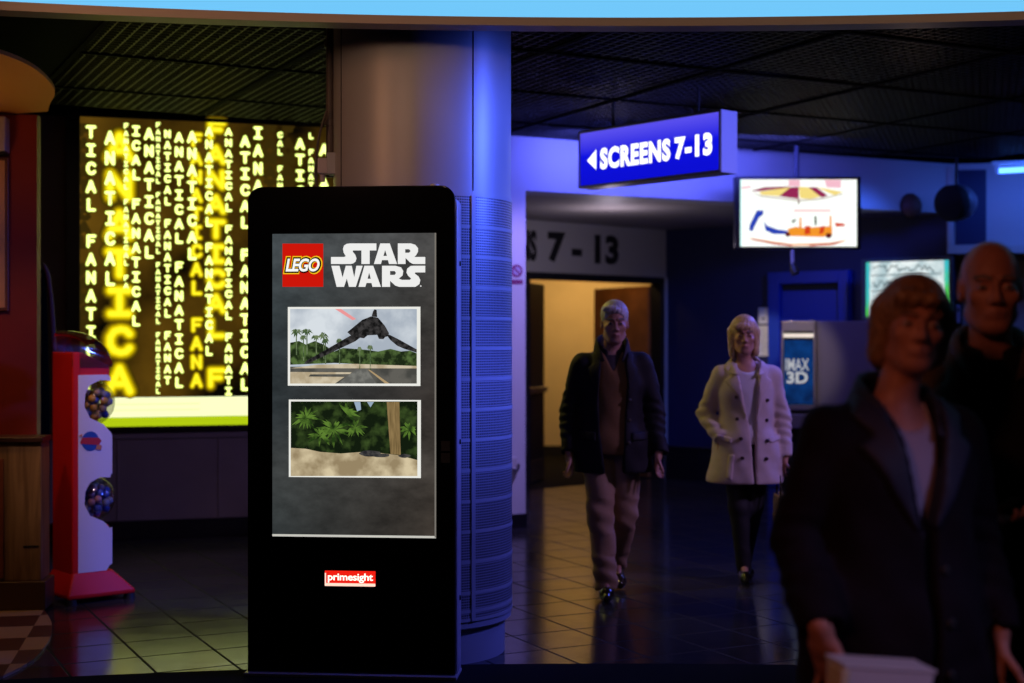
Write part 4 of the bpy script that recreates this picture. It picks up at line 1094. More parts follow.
fl_('red_shapes', E('picture red', 214, 66, 30), [[(415, 372), (440, 370), (440, 410), (412, 412)], [(488, 375), (512, 370), (505, 405), (484, 412)], [(560, 355), (608, 360), (608, 372), (565, 374)]], .0028)
fl_('dark_wheels', E('picture maroon dot', 90, 20, 30), [[(330 + 12 * math.cos(k), 412 + 12 * math.sin(k)) for k in np.linspace(0, 5.6, 9)], [(530 + 15 * math.cos(k), 418 + 13 * math.sin(k)) for k in np.linspace(0, 5.6, 9)]], .0030)
fl_('green_strokes', E('picture green', 70, 84, 60), [[(460, 325), (470, 322), (472, 365), (462, 365)], [(350, 345), (372, 335), (366, 350), (352, 358)]], .0030)
fl_('rim_of_boat', E('picture pale orange', 252, 200, 160), [[(140, 428), (250, 445), (340, 458), (450, 455), (540, 452), (620, 438), (600, 450), (540, 466), (340, 470), (250, 458), (160, 440)]], .0026)
fl_('rim_shade', E('picture brick', 196, 72, 50), [[(145, 430), (260, 452), (350, 462), (350, 470), (270, 462), (160, 438)], [(430, 462), (545, 455), (600, 444), (560, 462), (440, 471)]], .0030)
fl_('cyan_edge', E('monitor cyan edge', 170, 240, 236, 1.1), [[(98, 144), (103, 144), (103, 472), (98, 472)]], .0032)
mb = MB(); c = MF.at(0, 0, -.06); zc_ = mz(176.5); mb.tube([(c.x, c.y, mz(215)), (c.x, c.y, CEIL + .03)], .022, 14); mb.build('ceiling_pole', mat('grey blue pole', (.06, .06, .09), .5), mon, smooth=True)
mb = MB(); mb.slab(MF, rect(-.16, mz(230), .16, mz(195)), -.13, -.088); mb.build('mount', M_body, mon, bevel=.006)
# thing hanging under it: a small camera-like fitting
px_ = gx(793, 12.0)
fit_ = empty('spotlight', (px_, 12.0, mz(276)), 'small pale and black spotlight hanging under the bright monitor', 'spotlight')
mb = MB(); mb.tube([(px_, 12.02, mz(249)), (px_, 12.02, mz(264))], .016, 12); mb.build('stem', mat('pale fitting', (.7, .68, .66), .4), fit_, smooth=True)
mb = MB(); mb.ball((px_ + .005, 12.0, mz(266)), .028, sq=(1, 1, 1)); mb.build('joint', M_body, fit_, smooth='all')
mb = MB(); R = Matrix.Rotation(math.radians(160), 3, 'X') @ Matrix.Rotation(math.radians(15), 3, 'Y'); mb.lathe((px_ - .005, 12.0, mz(264)), [(0, 0), (.024, 0), (.034, .05), (.036, .09), (.030, .092), (0, .085)], 20, R); mb.build('lamp_head', M_body, fit_, smooth=True)

# ------------------------------------------------------------------ second monitor on the navy wall
QF = Frame((gx(861, 13.55), 13.55), -31.0)
w2 = 1.02; z0, z1 = EYE + .215, EYE + .805
u1 = QF.px(952, 290)[0]; z0 = QF.px(905, 320)[1]; z1 = QF.px(905, 257.5)[1]
m2 = empty('monitor', QF.at(u1 / 2, z0, -.05), 'wall monitor with pale blue sketchy picture behind the woman in dark coat', 'monitor')
mb = MB(); mb.slab(QF, rect(0, z0, u1, z1), -.09, 0.0); mb.build('bezel', mat('grey monitor bezel', (.10, .09, .09), .4), m2, bevel=.008)
mb = MB(); mb.slab(QF, rect(.05, z0 + .035, u1 - .03, z1 - .035), 0.0, .002); pc = mb.build('picture', E('wall monitor pale', 176, 200, 206, col2=s8(236, 246, 246), nscale=9, lo=.38, hi=.62), m2)
mb = MB(); mb.flat(QF, rect(.05, z0 + .035, .085, z1 - .035), .0026); mb.flat(QF, rect(u1 - .07, z0 + .035, u1 - .03, z1 - .035), .0026); mb.build('side_glow', E('wall monitor cyan', 60, 190, 200, 1.0, col2=s8(80, 210, 90), nscale=2.5), pc)
mb = MB(); mb.flat(QF, rect(u1 - .18, z0 + .035, u1 - .07, z0 + .22), .0026); mb.build('blue_patch', E('wall monitor blue', 46, 70, 220), pc)
mb = MB(); r2 = random.Random(5)
for row in range(3):
    zz = z1 - .10 - row * .15
    pl = [(.12 + k * .022, zz + r2.uniform(-.035, .035)) for k in range(int((u1 - .25) / .022))]
    for qd in ribbon(pl, .009): mb.flat(QF, qd, .003)
    for qd in ribbon([(.10, zz - .062), (u1 - .1, zz - .058)], .008): mb.flat(QF, qd, .003)
mb.build('sketch_strokes', E('wall monitor strokes', 62, 82, 88), pc)
mb = MB(); mb.slab(QF, rect(u1 * .35, (z0 + z1) / 2 - .1, u1 * .65, (z0 + z1) / 2 + .1), -.34, -.088); mb.build('wall_bracket', M_body, m2)
sw = Frame((gx(957.5, 13.4), 13.4), -10)
mb = MB(); mb.slab(sw, [(-.02, mz(323, 13.4)), (.022, mz(323, 13.4)), (.022, mz(305, 13.4)), (-.02, mz(305, 13.4))], -.03, .02); ws = empty('door_intercom', sw.at(0, mz(323, 13.4), 0), 'small lilac wall unit between the wall monitor and the bald man', 'intercom'); mb.build('housing', mat('lilac plastic', (.6, .5, .7), .5), ws, bevel=.004)
mb = MB(); mb.slab(sw, [(-.008, mz(312, 13.4)), (.012, mz(312, 13.4)), (.012, mz(308, 13.4)), (-.008, mz(308, 13.4))], .02, .026); mb.build('button', M_black, ws)
mb = MB(); mb.slab(sw, rect(-.05, mz(330, 13.4), .05, mz(300, 13.4)), -.36, -.03); mb.build('back_plate', M_body, ws)

# ------------------------------------------------------------------ round loudspeaker under the header
SP = Vector((gx(955, 12.7), 12.7, mz(203, 12.7)))
spk = empty('loudspeaker', (SP.x, SP.y, SP.z - .17), 'round black loudspeaker with a blue lit shell hanging by the corner post', 'speaker')
ax = Vector((-.78, -.55, -.12)).normalized(); R = ax.to_track_quat('Z', 'Y').to_matrix()
mb = MB(); mb.lathe(SP - ax * .05, [(0, .17), (.10, .165), (.155, .145), (.165, .12), (.165, .07), (.16, .05)], 40, R); mb.build('grille', mat('black speaker grille', (.006, .006, .008), .8, bump=.6, bscale=400), spk, smooth=True)
mb = MB(); mb.lathe(SP - ax * .05, [(.162, .05), (.162, 0), (.15, -.06), (.115, -.12), (.06, -.16), (0, -.17)], 40, R); mb.build('shell', mat('dark grey speaker shell', (.16, .16, .2), .4), spk, smooth=True)
mb = MB(); mb.tube([SP + Vector((0.02, 0.02, .14)), SP + Vector((.02, .02, .30)), (SP.x + .02, SP.y + .02, CEIL + .01)], .014, 12); mb.build('drop_bracket', M_body, spk, smooth=True)
# brown dome on the header's lower edge
dm = FA.px(910, 208); dc = FA.at(dm[0], 2.765, .0)
mb = MB(); Rn = Matrix((FA.r, Vector((0, 0, 1)), FA.n)).transposed()
mb.lathe(dc, [(.115, 0), (.115, .02), (.10, .05), (.075, .08), (.04, .10), (0, .105)], 32, Rn); dome = empty('wall_dome', FA.at(dm[0], 2.66, 0), 'brown dome low on the blue fascia beside the loudspeaker', 'wall light'); mb.build('dome', mat('brown dome', (.14, .06, .04), .6), dome, smooth=True)
mb = MB(); mb.lathe(dc, [(0, 0), (.122, 0), (.122, .012), (.115, .014)], 32, Rn); mb.build('back_plate', M_body, dome)
# blue tube light
t0 = Vector((gx(997, 12.7), 12.7, mz(171, 12.7))); t1 = t0 + Vector((1.25, -.35, .035))
tb = empty('tube_light', (t0 + t1) / 2 - Vector((0, 0, .03)), 'glowing blue white tube light under the ceiling beyond the loudspeaker', 'tube light')
mb = MB(); mb.tube([t0, t1], .024, 14); mb.build('tube', glow('blue fluorescent tube', (.06, .20, 1.0), 6.0), tb, smooth=True)
mb = MB(); d_ = (t1 - t0).normalized(); off = Vector((0, 0, .05)); mb.box((t0 + t1) / 2 + off, ((t1 - t0).length + .1, .06, .035), math.atan2(d_.y, d_.x)); mb.build('batten', mat('white batten', (.6, .6, .6), .5), tb, bevel=.004)
for p in (t0, t1): mb = MB(); mb.tube([p + Vector((0, 0, .06)), (p.x, p.y, 3.76)], .006, 8); mb.build('suspension_rod', M_black, tb, smooth=True); mb = MB(); mb.box(p + Vector((0, 0, .01)), (.03, .05, .08), math.atan2(d_.y, d_.x)); mb.build('lamp_holder', M_whiteframe, tb)

# notices on the navy wall left of the blue door
M_paper = mat('white paper notice', (.74, .70, .66), .7)
n0 = NW.rect(760.5, 324, 770, 307.5); mb = MB(); mb.slab(NW, [(p[0], p[1]) for p in n0], 0, .05); nb = empty('wall_unit', NW.at(n0[0][0], min(p[1] for p in n0), .02), 'small white wall unit above the paper notice beside the blue door', 'wall unit'); mb.build('housing', M_paper, nb, bevel=.006)
mb = MB(); c = NW.px(765.5, 316); mb.slab(NW, rect(c[0] - .02, c[1] - .035, c[0] + .02, c[1] - .02), .05, .054); mb.build('slot', M_black, nb)
n1 = NW.rect(757, 356, 770.5, 325.5); mb = MB(); mb.slab(NW, n1, .002, .008); nt_ = mb.build('paper_notice', M_paper, None); tag(nt_, 'white paper notice on the navy wall beside the blue door', 'notice')
mb = MB(); ua, va = n1[0]; ub, vb = n1[2]
for k in range(7): z_ = max(va, vb) - .05 - k * .035; mb.flat(NW, rect(min(ua, ub) + .02, z_, max(ua, ub) - (.02 if k % 3 else .06), z_ + .007), .0085)
mb.build('faint_lines', mat('faint grey print', (.45, .42, .4), .7), nt_)

# ------------------------------------------------------------------ ticket machine with film poster
TF = Frame((gx(781, 12.4), 12.4), -11.0)
def tz(py): return EYE - (py - 341.5) / FPX * 12.4
tw = TF.px(816, 360)[0]
M_tgrey = mat('mauve grey cabinet', (.24, .20, .23), .5); M_tsil = mat('silver edged frame', (.52, .46, .44), .35, metal=.6)
tk = empty('ticket_machine', TF.at(tw / 2 + .15, 0, -.3), 'grey ticket machine with a blue IMAX 3D poster panel behind the woman in cream coat', 'ticket machine')
mb = MB(); mb.slab(TF, rect(tw - .005, 0, tw + .52, tz(321)), -.55, -.03); mb.build('cabinet', M_tgrey, tk, bevel=.008)
mb = MB(); mb.slab(TF, rect(0, 0, tw, tz(321)), -.45, -.02); mb.build('front_column', M_body, tk, bevel=.006)
mb = MB()
for q in (rect(0, tz(410), .022, tz(321)), rect(tw - .022, tz(410), tw, tz(321)), rect(0, tz(331), tw, tz(321)), rect(0, tz(410), tw, tz(405))): mb.slab(TF, q, -.02, .012)
mb.build('frame', M_tsil, tk, bevel=.004)
mb = MB(); mb.slab(TF, rect(.022, tz(337.5), tw - .022, tz(333.5)), -.02, .02); mb.build('light_strip', E('ticket light strip', 240, 226, 214, 1.0), tk)
mb = MB(); mb.slab(TF, rect(.026, tz(404), tw - .026, tz(340)), -.02, -.004)
ps = mb.build('poster', E('ticket poster blue', 8, 24, 62, 1.0, col2=s8(14, 62, 128), nscale=5, lo=.35, hi=.7), tk)
mb = MB(); a = TF.px(785.5, 371.5); b = TF.px(809, 358.5)
lay(mb, TF, fit(text_fill('IMAX', .012), a[0], tz(370.5), b[0], tz(358.5)), .001)
lay(mb, TF, fit(text_fill('3D', .035), a[0] + .01, tz(383.5), b[0] - .01, tz(371.5)), .001)
mb.build('poster_lettering', E('ticket poster letters', 176, 178, 184, 1.0), ps)
mb = MB(); mb.slab(TF, rect(.03, tz(428), tw - .03, tz(414)), -.02, .03); mb.build('ticket_tray', M_tsil, tk, bevel=.006)

# little things on the white pillar
r_ = empty('pillar_sign', FA.at(FA.px(517, 275)[0], FA.px(517, 285)[1], 0), 'small purple round pictogram sign on the white pillar beside the column', 'sign')
c = FA.px(516.5, 271); mb = MB(); mb.slab(FA, [(c[0] + .052 * math.cos(2 * math.pi * k / 28), c[1] + .052 * math.sin(2 * math.pi * k / 28)) for k in range(28)], .001, .006); mb.build('disc', mat('plum sign', (.22, .02, .12), .5), r_)
mb = MB(); mb.slab(FA, [(c[0] + .034 * math.cos(2 * math.pi * k / 28), c[1] + .034 * math.sin(2 * math.pi * k / 28)) for k in range(28)], .006, .0075); mb.build('disc_face', mat('lilac sign face', (.45, .38, .55), .5), r_)
mb = MB(); mb.slab(FA, [(c[0] - .03, c[1] + .018), (c[0] - .02, c[1] + .03), (c[0] + .03, c[1] - .018), (c[0] + .02, c[1] - .03)], .0075, .009); mb.slab(FA, rect(c[0] - .055, c[1] - .105, c[0] + .055, c[1] - .07), .001, .006); mb.build('bar', mat('plum sign', (.22, .02, .12), .5), r_)
c = FA.px(512.5, 466); lt = empty('wall_hook', FA.at(c[0], c[1] - .08, 0), 'small pale barrier clip on the white pillar beside the column', 'wall fitting')
mb = MB(); mb.slab(FA, rect(c[0] - .05, c[1] - .07, c[0] + .03, c[1] + .07), 0, .03); mb.build('plate', mat('pale grey clip', (.55, .52, .5), .4), lt, bevel=.006)
mb = MB(); mb.tube([FA.at(c[0] - .01, c[1] - .02, .03), FA.at(c[0] + .01, c[1] - .03, .07), FA.at(c[0] + .02, c[1] + .02, .075)], .012, 10); mb.build('hook', M_chrome, lt, smooth=True)
# ------------------------------------------------------------------ people
def rot(rz=0, rx=0, ry=0):
    """turn of a local frame: nod rx, tilt ry, then turn rz (degrees)"""
    return np.array((Matrix.Rotation(math.radians(rz), 3, 'Z') @ Matrix.Rotation(math.radians(ry), 3, 'Y') @ Matrix.Rotation(math.radians(rx), 3, 'X')), dtype=np.float32)

V = lambda *a: np.array(a, dtype=np.float32)

class Body:
    """joints in a person's own space: facing -y, z up, +x at the viewer's right"""
    def __init__(s, **j): s.__dict__.update(j)

def head_sdf(f, T, age=0.0, fem=False):
    g = lambda *a, **k: f.el(*a, T=T, **k)
    c = .96 if fem else 1.0
    g((0, .018, .035), (.074 * c, .094, .088), k=.01)
    g((0, -.022, -.035), (.064 * c, .074, .088), k=.03)
    g((0, -.062, -.098), (.030 * c, .028, .022), k=.03)
    f.rc((-.05 * c, -.005, -.075), (-.018, -.06, -.100), .016, .014, k=.025, T=T); f.rc((.05 * c, -.005, -.075), (.018, -.06, -.100), .016, .014, k=.025, T=T)
    for sx in (-1, 1):
        g((sx * .043 * c, -.066, -.022), (.022, .018, .018), k=.02)
        g((sx * .032, -.107, .006), (.019, .018, .013), k=.014, mode='cut')
        g((sx * .0755 * c, .012, -.008), (.011, .021, .033), k=.006)
        g((sx * .0835 * c, .006, -.004), (.007, .010, .018), k=.006, mode='cut')
        f.rc((sx * .012, -.098, .028), (sx * .048, -.082, .026), .009, .007, k=.014, T=T)
    f.rc((0, -.098, .010), (0, -.116, -.027), .0085, .0125, k=.012, T=T)
    for sx in (-1, 1):
        g((sx * .0125, -.104, -.034), (.0095, .011, .009), k=.007)
        g((sx * .032, -.0865, .004), (.0145, .0125, .0105), k=.004)
    f.rc((-.021, -.089, -.064), (0, -.097, -.061), .0055, .0075, k=.006, T=T); f.rc((.021, -.089, -.064), (0, -.097, -.061), .0055, .0075, k=.006, T=T)
    f.rc((-.018, -.087, -.073), (.018, -.087, -.073), .0065, .0065, k=.007, T=T); g((0, -.094, -.073), (.012, .007, .0065), k=.006)
    f.rc((-.024, -.101, -.0675), (.024, -.101, -.0675), .0022, .0022, k=.003, mode='cut', T=T)

def head_pick(T, brow=(0.7, .0)):
    R, t = T
    def fn(C):
        L = (C - t) @ R; x, y, z = L[:, 0], L[:, 1], L[:, 2]; ax_ = np.abs(x)
        mi = np.zeros(len(C), dtype=np.int32)
        front = y < -.05
        lips = front & (ax_ < .024 - .0) & (z < -.057) & (z > -.080) & (y < -.082)
        mi[lips] = 1
        e = ((ax_ - .032) / .0125) ** 2 + ((z - .004) / .0046) ** 2
        mi[front & (e < 1) & (y < -.080)] = 2
        mi[front & (e < 1) & ((ax_ - .032) ** 2 + (z - .004) ** 2 < .0052 ** 2)] = 3
        b = front & (ax_ > .013) & (ax_ < .053) & (np.abs(z - (.026 + .006 * np.sin((ax_ - .013) / .04 * 3.1))) < .0042)
        mi[b] = 4
        return mi
    return fn

def hand_sdf(f, T, side, curl=.5, k=.004, scale=1.0, spread=1.0, thumb_in=.4):
    """wrist at the origin, fingers along -z, palm facing local -y; the thumb leaves the side of the palm toward side*x"""
    S = scale
    f.bx((0, 0, -.048 * S), (.040 * S, .0135 * S, .045 * S), r=.013 * S, k=.012, T=T)
    f.rc((0, 0, .03), (0, 0, -.02 * S), .028 * S, .030 * S, k=.015, T=T, fl=(1, .72, 1))
    for i, (x, L) in enumerate(((.030, .070), (.010, .078), (-.010, .072), (-.029, .056))):
        x = x * side * S; fan = (x / .03) * .012 * spread; a = curl * (.75 + .12 * i)
        p = V(x, 0, -.088 * S); seg = (L * .45 * S, L * .32 * S, L * .23 * S); ang = a * .5; r = .0088 * S
        for q, sl in enumerate(seg):
            n = p + V(fan * sl / (L * S), -math.sin(ang) * sl, -math.cos(ang) * sl)
            f.rc(p, n, r, r * .92, k=(.008 if q == 0 else .003), T=T); p = n; ang += a * .9; r *= .92
    p = V(.034 * side * S, -.004, -.030 * S)
    for d, L, r0, r1 in ((V(.62 * side, -.35 - thumb_in * .3, -.62), .042, .0135, .0105), (V(.22 * side, -.35 - thumb_in * .5, -.85), .030, .0105, .0095), (V(.05 * side, -.3 - thumb_in * .5, -.9), .022, .0095, .008)):
        n = p + d / np.linalg.norm(d) * L * S; f.rc(p, n, r0 * S, r1 * S, k=.006, T=T); p = n

def body_mesh(B, root, mats, legs=True):
    lo = V(-.46, -.46, -.02); hi = V(.46, .46, B.top + .05)
    f = Field(lo, hi, .0075, fx=(-.14, .14, .0045), fy=(-.22, .13, .0045), fz=(B.neck[2] - .04, 3, .0042))
    for q in B.hands: pass
    f.el(B.chest, (.150 * B.w, .105, .19), k=.05); f.el(B.waist, (.130 * B.w, .095, .16), k=.06); f.el(B.pelvis, (.155 * B.w, .110, .13), k=.06)
    for i in (0, 1): f.rc(V(*B.neck) + V(0, .01, -.04), V(*B.shl[i]), .050, .046, k=.04)
    f.rc(B.neck, B.throat, .057 * B.nk, .052 * B.nk, k=.03)
    for i in (0, 1):
        f.rc(B.shl[i], B.elb[i], .050, .040, k=.03); f.rc(B.elb[i], B.wri[i], .040, .026, k=.015)
        hand_sdf(f, B.hands[i][0], B.hands[i][1], **B.hands[i][2])
        if legs:
            f.rc(B.hip[i], B.kne[i], .080 * B.w, .055, k=.04); f.rc(B.kne[i], B.ank[i], .054, .036, k=.02)
            f.rc(B.ank[i], B.toe[i], .026, .012, k=.015)
    head_sdf(f, B.headT, fem=B.fem)
    return f.build('body', mats, root, pick=head_pick(B.headT), relax=2, biggest=True)

def folds(amp, fz=24, fx=13, seed=0.0):
    def fn(X, Y, Z):
        return amp * (np.sin(Z * fz + 2.3 * np.sin(X * fx + seed) + 4 * Y) * .6 + np.sin(Z * fz * .53 - X * 21 + seed * 2 + 9 * Y) * .4 + .35 * np.sin(X * 47 + Z * 31 + seed))
    return fn

def hair_noise(T, amp, fr=160):
    R, t = T
    def fn(X, Y, Z):
        px, py, pz = X - t[0], Y - t[1], Z - t[2]
        lx = R[0, 0] * px + R[1, 0] * py + R[2, 0] * pz; ly = R[0, 1] * px + R[1, 1] * py + R[2, 1] * pz; lz = R[0, 2] * px + R[1, 2] * py + R[2, 2] * pz
        a = np.arctan2(lx, -(ly - .02))
        return amp * (np.sin(a * 23 + 3 * np.sin(lz * 40)) + .6 * np.sin(a * 47 + lz * 60))
    return fn

def shoe(name, ank, toe, root, m, sole_m, heel=.0, w=.040):
    """closed shoe from heel to toe, sole flat underneath"""
    a = V(*ank); t = V(*toe); d = t - a; d[2] = 0; d /= np.linalg.norm(d); zf = min(a[2] - .075, t[2] - .03)
    lo = np.minimum(a, t) - .16; hi = np.maximum(a, t) + .16
    f = Field(lo, hi, .0055)
    hl = a - d * .045 + V(0, 0, -.045); bt = t * .72 + a * .28; bt[2] = t[2] + .012
    f.rc(hl, bt, w * .88, w * 1.0, k=.02); f.rc(bt, t, w, w * .62, k=.02); f.rc(a + V(0, 0, -.01), a + V(0, 0, -.045) + d * .01, w * .98, w * .95, k=.02)
    f.rc(a + V(0, 0, .02), a + V(0, 0, .10), w * .60, w * .60, k=.002, mode='cut')
    # flat underneath along the line heel-toe
    up = V(0, 0, 1); s0 = hl + V(0, 0, -w * .80); s1 = t + V(0, 0, -w * .55); n = s1 - s0; n /= np.linalg.norm(n); side = np.cross(n, up); up2 = np.cross(side, n); up2 /= np.linalg.norm(up2)
    if up2[2] < 0: up2 = -up2
    f.whole(lambda X, Y, Z: -((X - s0[0]) * up2[0] + (Y - s0[1]) * up2[1] + (Z - s0[2]) * up2[2]), k=.004)
    o = f.build(name, m, root, relax=1)
    g = Field(lo, hi, .0055); g.rc(hl, bt, w * .95, w * 1.07, k=.01); g.rc(bt, t, w * 1.05, w * .68, k=.01)
    g.whole(lambda X, Y, Z: np.abs((X - s0[0]) * up2[0] + (Y - s0[1]) * up2[1] + (Z - s0[2]) * up2[2] + .004) - .009, k=.002)
    g.build('sole', sole_m, o, relax=1)
    return o

def trousers(B, root, m, r=(.108, .080, .068), flare=0.0, top=None, amp=.004, waist_w=1.0):
    lo = V(-.30, -.46, .0); hi = V(.30, .50, 1.10); f = Field(lo, hi, .0085)
    P_ = V(*B.pelvis); f.el(P_ + V(0, 0, .02), (.170 * B.w * waist_w, .122, .15), k=.05)
    for i in (0, 1):
        g = f.copy(); g.d[:] = 1.0
        a = V(*B.ank[i]); kn = V(*B.kne[i]); d = (a - kn) / np.linalg.norm(a - kn); e = a + d * .046
        g.rc(B.hip[i], kn, r[0] * B.w, r[1], k=.035); g.rc(kn, a + d * .05, r[1], r[2] + flare, k=.02)
        g.apply(lambda X, Y, Z: .0055 * min(1, amp / .004) * np.sin((Z - a[2]) * 70 + 25 * X + 18 * Y), a - .12, a + V(.12, .12, .16), mode='disp')
        g.apply(lambda X, Y, Z: .004 * min(1, amp / .004) * np.sin((Z - kn[2]) * 60 + 30 * X), kn - .10, kn + .10, mode='disp')
        g.whole(lambda X, Y, Z: (X - e[0]) * d[0] + (Y - e[1]) * d[1] + (Z - e[2]) * d[2], k=.004)
        f.d = smin(f.d, g.d, .03).astype(np.float32)
    f.whole(folds(amp, 26, 9, 1.0), mode='disp')
    if top: f.whole(lambda X, Y, Z: Z - top, k=.006)
    return f.build('trousers', m, root, relax=2)

def torso_field(B, th, hem, flare=0.0, step=.0085, arms=True, cuff=.02, sleeve=(.072, .060, .050), amp=.004, seed=0.0, top=None):
    """a garment over the torso with sleeves; th is how far it stands off, flare widens it toward the hem"""
    lo = V(-.50, -.50, hem - .03); hi = V(.50, .42, B.neck[2] + .12); f = Field(lo, hi, step)
    c, w_, p = V(*B.chest), V(*B.waist), V(*B.pelvis)
    f.el(c, (.150 * B.w + th, .105 + th, .20), k=.05); f.el(w_, (.135 * B.w + th, .098 + th, .17), k=.06); f.el(p, (.158 * B.w + th, .112 + th, .15), k=.06)
    for i in (0, 1): f.rc(V(*B.neck) + V(0, .01, -.035), V(*B.shl[i]) + V(0, 0, -.004), .050 + th * .45, .046 + th * .45, k=.04)
    if hem < p[2] - .05:
        n = 6
        for q in range(n):
            z = p[2] - (p[2] - hem) * q / (n - 1); wd = .158 * B.w + th + flare * q / (n - 1)
            f.el((p[0], p[1] + .0, z), (wd, (.112 + th) + flare * .75 * q / (n - 1), .09), k=.05)
    if arms:
        for i in (0, 1):
            g = f.copy(); g.d[:] = 1.0
            e, wr, sh = V(*B.elb[i]), V(*B.wri[i]), V(*B.shl[i]); d = (wr - e) / np.linalg.norm(wr - e); q = wr + d * (cuff - .004)
            g.rc(sh, e, sleeve[0], sleeve[1], k=.03); g.rc(e, wr + d * (cuff + .02), sleeve[1], sleeve[2], k=.02)
            for t, am in ((.0, .005), (.10, .004), (-.09, .004)):      # creases at the elbow
                c = e + d * t; g.apply(lambda X, Y, Z, c=c: am * np.sin((X - c[0]) * 30 + (Y - c[1]) * 45 + (Z - c[2]) * 95), c - .07, c + .07, mode='disp')
            g.whole(lambda X, Y, Z: (X - q[0]) * d[0] + (Y - q[1]) * d[1] + (Z - q[2]) * d[2], k=.004)
            g.rc(q + d * .03, q - d * .05, sleeve[2] - .012, sleeve[2] - .016, k=.003, mode='cut')
            f.d = smin(f.d, g.d, .022).astype(np.float32)
    f.whole(folds(amp, 24, 11, seed), mode='disp')
    f.whole(lambda X, Y, Z: hem - Z, k=.006)
    if top is not None: f.whole(lambda X, Y, Z: Z - top, k=.006)
    # neck hole
    nk = V(*B.neck); th_ = V(*B.throat); d = (th_ - nk) / np.linalg.norm(th_ - nk)
    f.rc(nk + d * -.01, nk + d * .25, .062 * B.nk, .074 * B.nk, k=.01, mode='cut')
    return f

def collar(B, root, m, name='collar', r=.072, h=.075, th=.009, gap=.05, lean=.02, drop=.0, step=.0065):
    """a standing, folded collar round the neck, open in front"""
    nk = V(*B.neck) + V(0, -.004, -drop)
    f = Field(nk - .17, nk + V(.17, .17, .20), step)
    def fn(X, Y, Z):
        t = (Z - nk[2]) / h; rad = r + lean * (1 - np.clip(t, -1, 1.2)); q = np.sqrt(((X - nk[0])) ** 2 + ((Y - nk[1] - .008) * .92) ** 2)
        return np.maximum(np.abs(q - rad) - th, np.abs(Z - nk[2] - h * .42 - .35 * (Y - nk[1])) - h * .58)
    f.whole(fn, k=.002, mode='add')
    f.whole(lambda X, Y, Z: -np.maximum(np.maximum(np.abs(X - nk[0]) - gap * (1.0 + (Z - nk[2]) * 5), Y - nk[1] + .02), -1), k=.008)
    return f.build(name, m, root, relax=2)

def poly_sdf(pts):
    P = [V(*p) for p in pts]
    def fn(X, Z):
        d = None; inside = np.zeros(np.broadcast(X, Z).shape, dtype=bool)
        for i in range(len(P)):
            a, b = P[i], P[(i + 1) % len(P)]; e = b - a; L2 = float(e @ e)
            h = np.clip(((X - a[0]) * e[0] + (Z - a[1]) * e[1]) / L2, 0, 1); q = np.sqrt((X - a[0] - h * e[0]) ** 2 + (Z - a[1] - h * e[1]) ** 2)
            d = q if d is None else np.minimum(d, q)
            c = ((a[1] > Z) != (b[1] > Z)) & (X < (b[0] - a[0]) * (Z - a[1]) / (b[1] - a[1] + 1e-12) + a[0]); inside ^= c
        return np.where(inside, -d, d)
    return fn

def patch(f, pts, root, m, name, raise_=.008, front=-1, ymax=.02):
    """a raised flap of cloth on the front of garment field f within an outline seen from the front"""
    xs = [p[0] for p in pts]; zs = [p[1] for p in pts]; pf = poly_sdf(pts)
    sl, X, Y, Z = f.sub((min(xs) - .03, -.6, min(zs) - .03), (max(xs) + .03, ymax, max(zs) + .03))
    g = Field.__new__(Field); g.xs = f.xs[sl[0]]; g.ys = f.ys[sl[1]]; g.zs = f.zs[sl[2]]
    d = np.maximum(f.d[sl] - raise_, -(f.d[sl] + .02)); d = smax(d, pf(X, Z) + 0 * Y, .003); g.d = np.maximum(d, Y - ymax + 0 * X).astype(np.float32)
    return g.build(name, m, root, relax=1)

def surf_y(f, x, z):
    """front surface of a field at (x, z)"""
    i = int(np.argmin(np.abs(f.xs - x))); k = int(np.argmin(np.abs(f.zs - z))); c = np.where(f.d[i, :, k] < 0)[0]
    return float(f.ys[c[0]]) if len(c) else 0.0

def buttons(f, spots, root, m, r=.011):
    for x, z in spots:
        g = MB(); W = wm(root); y = surf_y(f, x, z); c = W @ Vector((x, y - .006, z)); R = W.to_3x3() @ Matrix.Rotation(math.radians(90), 3, 'X')
        g.lathe(c, [(0, .012), (r * .7, .012), (r, .008), (r, -.006), (0, -.006)], 14, R); g.build('button', m, root, smooth=True)

SKIN_M = mat('fair skin', (.46, .24, .17), .5, noise=.06, nscale=30, spec=.4)
SKIN_M2 = mat('ruddy skin', (.44, .19, .13), .5, noise=.08, nscale=30, spec=.4)
LIPS = mat('lips', (.40, .17, .13), .5); EYEW = mat('eye white', (.34, .30, .28), .35); IRIS = mat('dark iris', (.03, .025, .02), .15)
BROW_G = mat('grey brow', (.14, .12, .11), .8); BROW_B = mat('brown brow', (.10, .06, .035), .8)
HAIR_G = mat('silver grey hair', (.50, .48, .48), .5, noise=.2, nscale=60); HAIR_B = mat('blonde hair', (.52, .36, .18), .45, noise=.25, nscale=50); HAIR_L = mat('light brown hair', (.24, .13, .06), .5, noise=.3, nscale=50)

def fixed(R, t, s=1.0): return ((R / s).astype(np.float32), V(*t))

